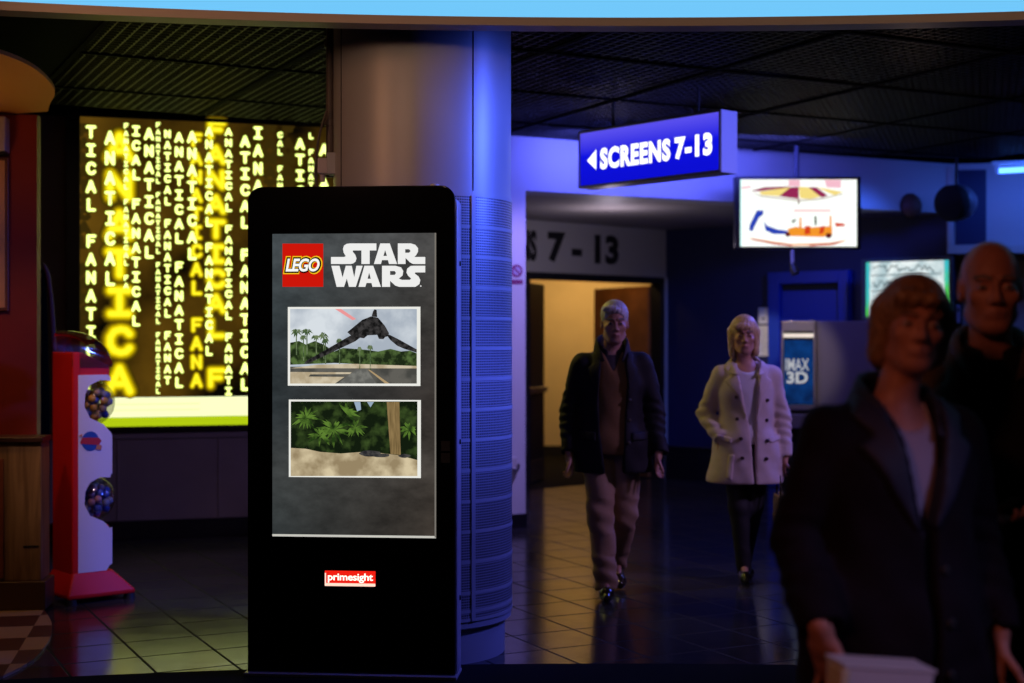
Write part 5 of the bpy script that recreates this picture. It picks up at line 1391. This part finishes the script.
# ---- 1. grey-haired man walking toward the viewer
man = empty('person', (gx(612, 8.45), 8.45, 0), 'grey haired man walking in a dark open jacket, olive jumper and tan trousers', 'person')
man.scale = (.99, .99, .99)
hd = fixed(rot(0, 6, 0), (0.012, -.045, 1.627))
B = Body(top=1.76, w=1.0, nk=1.0, fem=False, chest=(0, .01, 1.27), waist=(0, .005, 1.07), pelvis=(.005, .01, .93), neck=(0, .015, 1.435), throat=(.008, -.01, 1.555),
         shl=((-.172, .015, 1.375), (.176, .01, 1.375)), elb=((-.250, .05, 1.10), (.256, .03, 1.10)), wri=((-.258, -.05, .865), (.275, -.06, .865)),
         hip=((-.085, .0, .90), (.090, .01, .90)), kne=((-.075, -.10, .49), (.075, .03, .475)), ank=((-.045, -.15, .095), (.050, .30, .165)), toe=((-.052, -.335, .035), (.060, .13, .035)),
         headT=hd, hands=[(fixed(rot(-75, 8, 0), (-.262, -.055, .85)), 1, dict(curl=.75)), (fixed(rot(75, 8, 0), (.275, -.065, .85)), -1, dict(curl=.75))])
body_mesh(B, man, [SKIN_M, LIPS, EYEW, IRIS, BROW_G])
M_chino = mat('tan chinos', (.34, .22, .13), .8, noise=.06, nscale=40)
trousers(B, man, M_chino, r=(.100, .080, .066), top=1.0)
M_shoe = mat('polished brown black shoe leather', (.022, .014, .008), .12, coat=.5); M_sole = mat('shoe sole', (.01, .009, .008), .6)
for i in (0, 1): shoe('shoe', B.ank[i], B.toe[i], man, M_shoe, M_sole)
f = torso_field(B, .022, .84, arms=False, amp=.003, seed=2.0)                    # jumper, with a V neck
vn = poly_sdf([(0, 1.335), (-.075, 1.50), (.075, 1.50)])
f.whole(lambda X, Y, Z: -np.maximum(vn(X, Z) + 0 * Y, Y - .0), k=.004)
f.build('jumper', mat('olive brown jumper', (.20, .105, .035), .9, noise=.08, nscale=60, bump=.3, bscale=300), man)
f = torso_field(B, .012, 1.20, arms=False, amp=.001, step=.007); f.build('shirt', mat('dark shirt', (.03, .022, .03), .7), man)
collar(B, man, mat('dark shirt', (.03, .022, .03), .7), 'shirt_collar', r=.058, h=.05, th=.006, gap=.022, lean=.012)
M_jack = mat('dark navy waxed jacket', (.010, .010, .013), .75, noise=.2, nscale=8, bump=.1, bscale=60, spec=.25)
f = torso_field(B, .052, .735, flare=.018, sleeve=(.072, .063, .052), amp=.005, seed=.7)
op = poly_sdf([(-.045, .70), (-.082, 1.0), (-.085, 1.25), (-.075, 1.50), (.078, 1.50), (.082, 1.25), (.065, 1.0), (.052, .70)])
f.whole(lambda X, Y, Z: -np.maximum(op(X, Z) + 0 * Y, Y - .03), k=.006)
jk = f.build('jacket', M_jack, man)
for sx in (-1, 1):
    patch(f, [(sx * .088, 1.46), (sx * .070, 1.38), (sx * .090, 1.22), (sx * .135, 1.30), (sx * .150, 1.36), (sx * .118, 1.385), (sx * .125, 1.44)], jk, M_jack, 'lapel', .010)
    patch(f, [(sx * .105, .98), (sx * .200, .985), (sx * .200, .93), (sx * .105, .925)], jk, M_jack, 'pocket_flap', .010)
buttons(f, [(.098, 1.17), (.096, 1.05), (.09, .92)], jk, mat('dull metal stud', (.3, .28, .26), .4, metal=.8), .009)
collar(B, man, mat('dark corduroy collar', (.014, .011, .012), .9), 'jacket_collar', r=.088, h=.085, th=.010, gap=.062, lean=.018, drop=-.01)
g = Field((-.16, -.20, 1.5), (.16, .16, 1.80), .005)                               # short grey hair
g.el((0, .020, .048), (.083, .102, .090), k=.01, T=hd); g.el((0, .06, -.01), (.074, .058, .070), k=.02, T=hd)
g.el((0, -.080, -.028), (.068, .066, .094), k=.012, mode='cut', T=hd); g.rc((-.09, -.03, -.055), (.09, -.03, -.055), .036, .036, k=.01, mode='cut', T=hd); g.bx((0, -.03, -.12), (.12, .14, .085), k=.02, mode='cut', T=hd)
g.el((-.03, -.075, .088), (.05, .028, .020), k=.02, T=hd)
g.whole(hair_noise(hd, .0018), mode='disp'); g.build('hair', HAIR_G, man, relax=1)

# ---- 2. blonde woman in a cream coat
wom = empty('person', (gx(746, 8.95), 8.95, 0), 'blonde woman walking in a cream double breasted coat, white top and black trousers', 'person')
hd = fixed(rot(-6, 5, 0), (-.018, -.035, 1.540), .96)
B = Body(top=1.68, w=.93, nk=.88, fem=True, chest=(0, .01, 1.19), waist=(0, .005, 1.01), pelvis=(.0, .01, .88), neck=(-.005, .015, 1.345), throat=(-.012, -.008, 1.46),
         shl=((-.152, .01, 1.285), (.154, .01, 1.285)), elb=((-.245, .07, 1.045), (.232, .045, 1.03)), wri=((-.168, -.060, .900), (.238, -.03, .785)),
         hip=((-.078, 0, .85), (.078, 0, .85)), kne=((-.050, -.04, .46), (.045, .02, .46)), ank=((-.022, -.05, .095), (.015, .13, .120)), toe=((-.030, -.215, .030), (.020, -.02, .030)),
         headT=hd, hands=[(fixed(rot(20, 0, 0), (-.155, -.052, .880)), 1, dict(curl=.5, scale=.92)), (fixed(rot(80, 4, 0), (.240, -.032, .77)), -1, dict(curl=1.15, scale=.92, thumb_in=1.0))])
body_mesh(B, wom, [SKIN_M, LIPS, EYEW, IRIS, BROW_B])
M_blk = mat('black trousers', (.006, .006, .008), .7)
trousers(B, wom, M_blk, r=(.095, .066, .044), top=.95, amp=.0008)
M_pat = mat('black patent shoe', (.01, .008, .007), .12)
for i in (0, 1): shoe('shoe', B.ank[i], B.toe[i], wom, M_pat, M_sole, w=.034)
f = torso_field(B, .020, .86, arms=False, amp=.003, seed=1.2); M_top = mat('white top', (.60, .58, .62), .8)
f.el((0, -.09, 1.37), (.085, .09, .065), k=.01, mode='cut'); f.build('top', M_top, wom)
M_coat = mat('cream coat cloth', (.56, .47, .44), .8, noise=.05, nscale=20, bump=.08, bscale=120)
f = torso_field(B, .044, .615, flare=.055, sleeve=(.066, .058, .048), amp=.005, seed=3.1, cuff=.012)
op = poly_sdf([(.022, .60), (.012, .80), (.005, .93), (-.045, 1.20), (-.085, 1.42), (.075, 1.42), (.050, 1.20), (.040, .93), (.034, .80), (.034, .60)])
f.whole(lambda X, Y, Z: -np.maximum(op(X, Z) + 0 * Y, Y - .03), k=.006)
ct = f.build('coat', M_coat, wom)
patch(f, [(-.095, 1.41), (-.055, 1.24), (-.012, .99), (-.075, 1.16), (-.150, 1.255), (-.112, 1.285), (-.145, 1.33)], ct, M_coat, 'lapel', .010)
patch(f, [(.088, 1.41), (.058, 1.24), (.040, .99), (.090, 1.16), (.152, 1.255), (.112, 1.285), (.142, 1.33)], ct, M_coat, 'lapel', .010)
patch(f, [(-.205, .925), (-.105, .905), (-.115, .865), (-.215, .885)], ct, M_coat, 'pocket_flap', .008)
patch(f, [(.205, .925), (.115, .905), (.125, .865), (.215, .885)], ct, M_coat, 'pocket_flap', .008)
buttons(f, [(-.080, 1.155), (-.076, 1.02), (-.058, .90), (.115, 1.135), (.112, 1.01), (.108, .885), (-.05, .78), (.10, .775)], ct, mat('dark horn button', (.05, .03, .03), .3), .012)
patch(f, [(-.13, .80), (-.095, .80), (-.115, .64), (-.15, .65)], ct, M_coat, 'belt_tail', .012)
collar(B, wom, M_coat, 'coat_collar', r=.080, h=.05, th=.009, gap=.078, lean=.034)
g = Field((-.17, -.20, 1.34), (.15, .17, 1.72), .005)
g.el((0, .022, .045), (.086, .104, .090), k=.01, T=hd); g.rc((-.074, .02, .02), (-.072, .005, -.125), .034, .026, k=.03, T=hd); g.rc((.072, .02, .02), (.072, .005, -.115), .034, .026, k=.03, T=hd); g.rc((0, .085, .0), (0, .08, -.11), .05, .04, k=.04, T=hd); g.rc((-.05, .07, .0), (-.05, .06, -.125), .04, .03, k=.03, T=hd); g.rc((.05, .07, .0), (.05, .06, -.12), .04, .03, k=.03, T=hd)
g.el((0, -.095, -.045), (.056, .075, .100), k=.010, mode='cut', T=hd); g.rc((0, .0, -.16), (0, .0, -.02), .052, .05, k=.02, mode='cut', T=hd)
g.el((-.02, -.086, .062), (.058, .022, .026), k=.012, T=hd)
g.whole(hair_noise(hd, .0020), mode='disp'); g.build('hair', HAIR_B, wom, relax=1)
# her handbag, held low
W = wm(wom); BX, BY = .225, -.06
bag = empty('handbag', W @ Vector((BX, BY, .36)), 'small dark handbag hanging from the hand of the woman in cream', 'handbag')
M_bag = mat('dark olive patent leather', (.028, .022, .008), .18, coat=.3)
g = MB(); M3 = Matrix.Rotation(math.radians(90), 3, 'Z')
prof = [(.0, .0), (.115, .0), (.135, .05), (.125, .14), (.10, .185)]
pts = prof + [(-a, z) for a, z in prof[::-1][:-1]]
vs = []
for th_, sc_ in ((-.045, .94), (-.035, 1), (.035, 1), (.045, .94)): vs += [W @ Vector((BX + th_, BY + p[0] * sc_, .36 + .0925 + (p[1] - .0925) * sc_)) for p in pts]
n = len(pts); g.add(vs, [tuple(range(n))[::-1], tuple(3 * n + k for k in range(n))] + [(i * n + k, i * n + (k + 1) % n, (i + 1) * n + (k + 1) % n, (i + 1) * n + k) for i in range(3) for k in range(n)]); g.build('bag_body', M_bag, bag, bevel=.01)
g = MB()
for sx in (-1, 1): g.tube([W @ Vector((BX + sx * .03, BY + .07 * math.cos(t), .535 + .15 * math.sin(t))) for t in np.linspace(0, math.pi, 17)], .006, 8)
g.build('handle', M_bag, bag, smooth=True)
g = MB(); g.box(W @ Vector((BX, BY, .548)), (.03, .19, .012)); g.build('clasp', mat('brass clasp', (.6, .42, .12), .25, metal=1.0), bag, bevel=.003)

# ---- 3. woman in a dark coat, close to the viewer
fw = empty('person', (gx(895, 3.42), 3.42, 0), 'fair haired woman in a dark coat passing close by, holding white paper', 'person', rz=math.radians(14))
fw.scale = (.99, .99, .99)
hd = fixed(rot(-18, 2, 5), (.030, -.035, 1.555), .92)
B = Body(top=1.69, w=1.02, nk=.92, fem=True, chest=(0, .01, 1.19), waist=(0, .01, 1.0), pelvis=(0, .015, .87), neck=(.0, .012, 1.345), throat=(.02, -.008, 1.46),
         shl=((-.165, .01, 1.285), (.162, .01, 1.285)), elb=((-.235, .05, 1.03), (.245, .05, 1.03)), wri=((-.255, -.13, .850), (.262, -.03, .80)),
         hip=((-.082, 0, .85), (.082, 0, .85)), kne=((-.085, -.08, .46), (.075, .03, .46)), ank=((-.08, -.07, .095), (.07, .14, .10)), toe=((-.085, -.25, .030), (.075, -.03, .030)),
         headT=hd, hands=[(fixed(rot(-55, 28, 0), (-.262, -.140, .835)), 1, dict(curl=.55, thumb_in=.9)), (fixed(rot(75, 5, 0), (.264, -.035, .785)), -1, dict(curl=.7))])
body_mesh(B, fw, [SKIN_M2, LIPS, EYEW, IRIS, BROW_B])
trousers(B, fw, M_blk, r=(.10, .074, .062), top=.95, amp=.003)
for i in (0, 1): shoe('shoe', B.ank[i], B.toe[i], fw, M_pat, M_sole, w=.036)
f = torso_field(B, .018, .86, arms=False, amp=.002, seed=.2); f.el((0, -.09, 1.385), (.075, .10, .085), k=.01, mode='cut'); f.build('top', mat('lilac grey top', (.34, .28, .38), .8), fw)
M_dk = mat('black plum coat', (.008, .005, .009), .85, noise=.2, nscale=12, bump=.15, bscale=90, spec=.15)
f = torso_field(B, .058, .50, flare=.05, sleeve=(.074, .066, .056), amp=.006, seed=4.0, cuff=.0)
op = poly_sdf([(.012, .45), (.008, .80), (.0, 1.06), (-.040, 1.24), (-.070, 1.42), (.070, 1.42), (.050, 1.24), (.028, 1.06), (.022, .80), (.020, .45)])
f.whole(lambda X, Y, Z: -np.maximum(op(X, Z) + 0 * Y, Y - .03), k=.006)
ct = f.build('coat', M_dk, fw)
M_nv = mat('navy lining collar', (.012, .014, .035), .7)
for sx in (-1, 1): patch(f, [(sx * .085, 1.41), (sx * .052, 1.24), (sx * .016, 1.06), (sx * .075, 1.15), (sx * .145, 1.27), (sx * .110, 1.295), (sx * .140, 1.34)], ct, M_nv, 'lapel', .011)
buttons(f, [(.05, .98), (.05, .86), (.05, .74)], ct, M_black, .013)
collar(B, fw, M_nv, 'coat_collar', r=.080, h=.065, th=.010, gap=.062, lean=.028)
g = Field((-.17, -.21, 1.36), (.21, .18, 1.73), .005)
g.el((0, .024, .045), (.090, .106, .092), k=.01, T=hd); g.rc((-.074, .03, .03), (-.078, .03, -.085), .038, .030, k=.03, T=hd); g.rc((.074, .03, .03), (.074, .035, -.075), .036, .026, k=.03, T=hd); g.rc((0, .09, .0), (0, .085, -.09), .052, .04, k=.04, T=hd); g.rc((-.055, .075, .0), (-.055, .07, -.10), .042, .032, k=.03, T=hd); g.rc((.055, .075, .0), (.055, .07, -.09), .042, .03, k=.03, T=hd)
g.el((.004, -.096, -.045), (.058, .078, .100), k=.012, mode='cut', T=hd); g.rc((0, .0, -.16), (0, .0, -.03), .05, .048, k=.02, mode='cut', T=hd)
g.rc((-.05, -.070, .072), (.03, -.088, .070), .024, .016, k=.02, T=hd)
g.whole(hair_noise(hd, .0022), mode='disp'); g.build('hair', HAIR_L, fw, relax=1)
# white paper carton in her hand
W = wm(fw); c = W @ Vector((-.195, -.275, .750))
box_ = empty('paper_carton', c - Vector((0, 0, .06)), 'white paper carton held low by the woman in the dark coat', 'carton')
Rb = Matrix.Rotation(math.radians(6), 3, 'Y') @ Matrix.Rotation(math.radians(12), 3, 'Z')
M_pp = mat('white paper card', (.62, .58, .60), .7, bump=.1, bscale=30)
g = MB(); vs = []
for sc_, z in ((.88, -.075), (1.0, .05)): vs += [c + Rb @ Vector((x * sc_, y * sc_, z)) for x, y in ((-.105, -.05), (.105, -.05), (.105, .05), (-.105, .05))]
g.add(vs, [(3, 2, 1, 0), (4, 5, 6, 7)] + [(k, (k + 1) % 4, 4 + (k + 1) % 4, 4 + k) for k in range(4)]); g.build('tray', M_pp, box_, bevel=.004)
g = MB(); g.box(c + Rb @ Vector((0, 0, .054)), (.216, .106, .007), M=Rb); g.build('lid', M_pp, box_, bevel=.002)
g = MB(); g.box(c + Rb @ Vector((-.105, -.02, .02)), (.02, .07, .05), M=Rb); g.build('tab', mat('cream card tab', (.65, .52, .30), .6), box_, bevel=.003)

# ---- 4. bald man behind her
fm = empty('person', (gx(991, 3.88), 3.88, 0), 'bald man in an olive brown jacket and black shirt behind the woman in dark coat', 'person', rz=math.radians(-13))
fm.scale = (1.01, 1.01, 1.01)
hd = fixed(rot(2, 4, 0), (-.005, -.042, 1.630))
B = Body(top=1.78, w=1.02, nk=1.02, fem=False, chest=(0, .01, 1.27), waist=(0, -.005, 1.07), pelvis=(0, .01, .93), neck=(0, .015, 1.435), throat=(-.003, -.01, 1.555),
         shl=((-.178, .015, 1.375), (.178, .01, 1.375)), elb=((-.262, .05, 1.12), (.268, .04, 1.11)), wri=((-.085, -.215, 1.035), (.275, -.06, .87)),
         hip=((-.085, .0, .90), (.090, .01, .90)), kne=((-.09, -.08, .49), (.085, .03, .48)), ank=((-.085, -.08, .095), (.08, .18, .12)), toe=((-.095, -.265, .035), (.09, .01, .035)),
         headT=hd, hands=[(np.array(Matrix.Rotation(math.radians(-20), 3, 'Z') @ Matrix.Rotation(math.radians(-88), 3, 'Y') @ Matrix.Rotation(math.radians(90), 3, 'Z'), dtype=np.float32), 1, dict(curl=.6)), (fixed(rot(75, 8, 0), (.275, -.065, .855)), -1, dict(curl=.75))])
B.hands[0] = ((B.hands[0][0], V(-.072, -.222, 1.035)), 1, dict(curl=.6))
body_mesh(B, fm, [SKIN_M2, LIPS, EYEW, IRIS, BROW_G])
trousers(B, fm, mat('khaki brown trousers', (.10, .065, .035), .8), r=(.104, .082, .066), top=1.0)
for i in (0, 1): shoe('shoe', B.ank[i], B.toe[i], fm, M_shoe, M_sole)
f = torso_field(B, .020, .86, arms=False, amp=.003, seed=2.0, top=1.46); M_bs = mat('black shirt', (.006, .006, .007), .7); f.build('shirt', M_bs, fm)
collar(B, fm, M_bs, 'shirt_collar', r=.060, h=.05, th=.006, gap=.02, lean=.014)
M_ol = mat('olive brown jacket', (.075, .045, .022), .75, noise=.15, nscale=10)
f = torso_field(B, .050, .70, flare=.015, sleeve=(.074, .066, .055), amp=.006, seed=5.7)
op = poly_sdf([(-.055, .66), (-.085, 1.0), (-.095, 1.25), (-.085, 1.50), (.090, 1.50), (.095, 1.25), (.080, 1.0), (.060, .66)])
f.whole(lambda X, Y, Z: -np.maximum(op(X, Z) + 0 * Y, Y - .03), k=.006)
# keep the forearm that crosses in front
e, wr = V(*B.elb[0]), V(*B.wri[0]); f.rc(e, e + (wr - e) * .86, .070, .056, k=.01)
jk = f.build('jacket', M_ol, fm)
for sx in (-1, 1): patch(f, [(sx * .098, 1.47), (sx * .080, 1.38), (sx * .100, 1.20), (sx * .150, 1.30), (sx * .155, 1.36), (sx * .120, 1.385), (sx * .130, 1.44)], jk, M_ol, 'lapel', .010)
collar(B, fm, M_ol, 'jacket_collar', r=.088, h=.07, th=.010, gap=.066, lean=.022)
g = Field((-.16, -.2, 1.5), (.16, .16, 1.80), .005)                                # short hair round a bald crown
g.el((0, .028, .005), (.082, .092, .075), k=.01, T=hd); g.el((0, -.06, .02), (.1, .085, .16), k=.01, mode='cut', T=hd); g.bx((0, 0, .115), (.15, .2, .06), k=.01, mode='cut', T=hd); g.bx((0, 0, -.12), (.15, .2, .06), k=.01, mode='cut', T=hd)
g.rc((-.12, .012, -.008), (.12, .012, -.008), .028, .028, k=.006, mode='cut', T=hd)
g.whole(hair_noise(hd, .0012), mode='disp'); g.build('hair', mat('short grey hair', (.16, .14, .13), .8), fm, relax=1)
# ------------------------------------------------------------------ lights of the place, and unseen fills added beside them
def lamp(name, kind, loc, col, power, target=None, size=.3, size_y=None, spot=None, blend=.6, rad=.06):
    l = bpy.data.lights.new(name, kind); l.color = col; l.energy = power
    o = bpy.data.objects.new(name, l); COL.objects.link(o); o.location = loc
    if kind == 'AREA':
        l.size = size
        if size_y: l.shape = 'RECTANGLE'; l.size_y = size_y
    else: l.shadow_soft_size = rad
    if kind == 'SPOT': l.spot_size = math.radians(spot); l.spot_blend = blend
    if target is not None: o.rotation_euler = (Vector(target) - Vector(loc)).to_track_quat('-Z', 'Y').to_euler()
    return o
BLUE = (.05, .10, 1.0); LILAC = (.50, .36, 1.0); WARM = (1.0, .55, .18); AMBER = (1.0, .62, .22)
lamp('blue_wall_wash', 'AREA', (1.5, 11.3, 3.08), (.10, .12, 1.0), 34, (1.3, 12.4, 2.75), 2.2, .15)
lamp('lilac_spot_pillar', 'SPOT', (1.15, 9.75, 3.06), (.40, .30, 1.0), 230, (-0.05, 11.5, 1.5), spot=52, rad=.08)
lamp('blue_spot_column', 'SPOT', (2.5, 6.4, 2.85), (.06, .12, 1.0), 560, (-0.12, 6.9, 1.95), spot=43, rad=.2)
lamp('blue_fill_column_low', 'SPOT', (2.5, 6.1, 2.6), (.10, .12, 1.0), 230, (-0.1, 6.75, .75), spot=30, rad=.2)  # added unseen spot that carries the blue down the column
lamp('blue_spot_floor', 'SPOT', (3.0, 9.5, 3.05), BLUE, 130, (1.6, 9.0, 0.6), spot=80, rad=.15)
lamp('passage_fill', 'POINT', (0.9, 13.0, 2.35), (.9, .78, 1.0), 7, rad=.08)  # added point without a fixture, lifts the soffit and lettered wall
lamp('corridor_lamp', 'AREA', (1.0, 17.6, 2.8), AMBER, 28, (1.0, 18.2, 0), 1.2, .6)
lamp('warm_counter_spot', 'SPOT', (-3.4, 7.3, 1.5), WARM, 14, (-3.0, 7.6, 2.9), spot=110, rad=.2)
lamp('warm_counter_down', 'SPOT', (-3.2, 7.2, 2.85), WARM, 28, (-3.0, 8.0, 0.6), spot=90, rad=.1)
lamp('warm_lip_fill', 'AREA', (0.2, 5.35, 2.83), (1.0, .66, .45), 3.5, (0.2, 6.05, 2.87), 4.6, .06)  # added strip light aimed at the bronze lip, no such fixture
lamp('warm_column_spot', 'SPOT', (-3.0, 4.4, 2.9), (1.0, .45, .22), 45, (-0.5, 6.8, 2.7), spot=30, rad=.2)
lamp('warm_front_fill', 'SPOT', (-1.6, 3.4, 3.05), (1.0, .50, .34), 40, (1.0, 8.6, 1.0), spot=44, rad=.3)  # added fill on the walking pair from out of view
lamp('lilac_side_fill', 'SPOT', (4.4, 7.0, 3.0), (.58, .36, 1.0), 230, (1.2, 8.8, 1.1), spot=34, rad=.15)  # added lilac from the right for the cream coat
lamp('yellow_rim_fill', 'SPOT', (-0.9, 9.6, 3.05), (1.0, .78, .15), 60, (1.1, 8.6, 1.2), spot=50, rad=.1)  # added rim light backing up the yellow of the lightbox
lamp('blue_rim_fill', 'SPOT', (3.2, 10.6, 3.05), (.12, .14, 1.0), 130, (0.9, 8.6, 1.3), spot=44, rad=.1)  # added unseen blue rim from behind the walking pair
lamp('red_near_fill', 'SPOT', (-1.3, 0.4, 2.95), (1.0, .30, .16), 78, (1.1, 3.6, 1.5), spot=38, rad=.3)  # added reddish fill for the two people close by
lamp('pink_tower_fill', 'SPOT', (-1.8, 6.4, 3.05), (1.0, .66, .66), 85, (-2.35, 8.2, .9), spot=26, rad=.1)  # added spot that brightens the vending tower
lamp('notice_fill', 'SPOT', (1.75, 12.4, 2.6), (1.0, .85, .72), 130, (2.62, 14.75, 1.5), spot=13, rad=.05)  # added narrow spot that brightens the paper notice
lamp('blue_sign_fill', 'SPOT', (2.7, 7.3, 2.75), (.12, .14, 1.0), 260, (1.4, 9.06, 2.80), spot=22, rad=.08)  # added spot that turns the sign's end face blue
lamp('brown_ceiling_fill', 'POINT', (2.6, 9.2, 2.5), (1.0, .62, .45), 2, rad=.1)  # added point that lifts the ceiling lattice, no fixture there
lamp('corridor_door_fill', 'POINT', (0.75, 15.6, 2.5), AMBER, 4.5, rad=.1)  # added point for the front of the timber leaf
lamp('lilac_near_fill', 'SPOT', (2.9, 1.3, 2.9), (.52, .44, 1.0), 110, (.80, 3.15, .72), spot=22, rad=.15)  # added lilac light for the paper carton and dark coat
lamp('machine_fill', 'SPOT', (1.9, 10.6, 2.95), (1.0, .85, .74), 70, (2.5, 12.3, 1.45), spot=17, rad=.06)  # added spot for the ticket machine's silver frame
lamp('blue_door_light', 'SPOT', (3.4, 11.6, 3.0), (.04, .14, 1.0), 110, (2.9, 14.2, 1.7), spot=50, rad=.1)
lamp('blue_tube_fill', 'AREA', (5.0, 12.5, 2.98), (.05, .16, 1.0), 7, (4.9, 13.3, 2.6), 1.4, .1)  # added area light strengthening the tube's blue on the wall
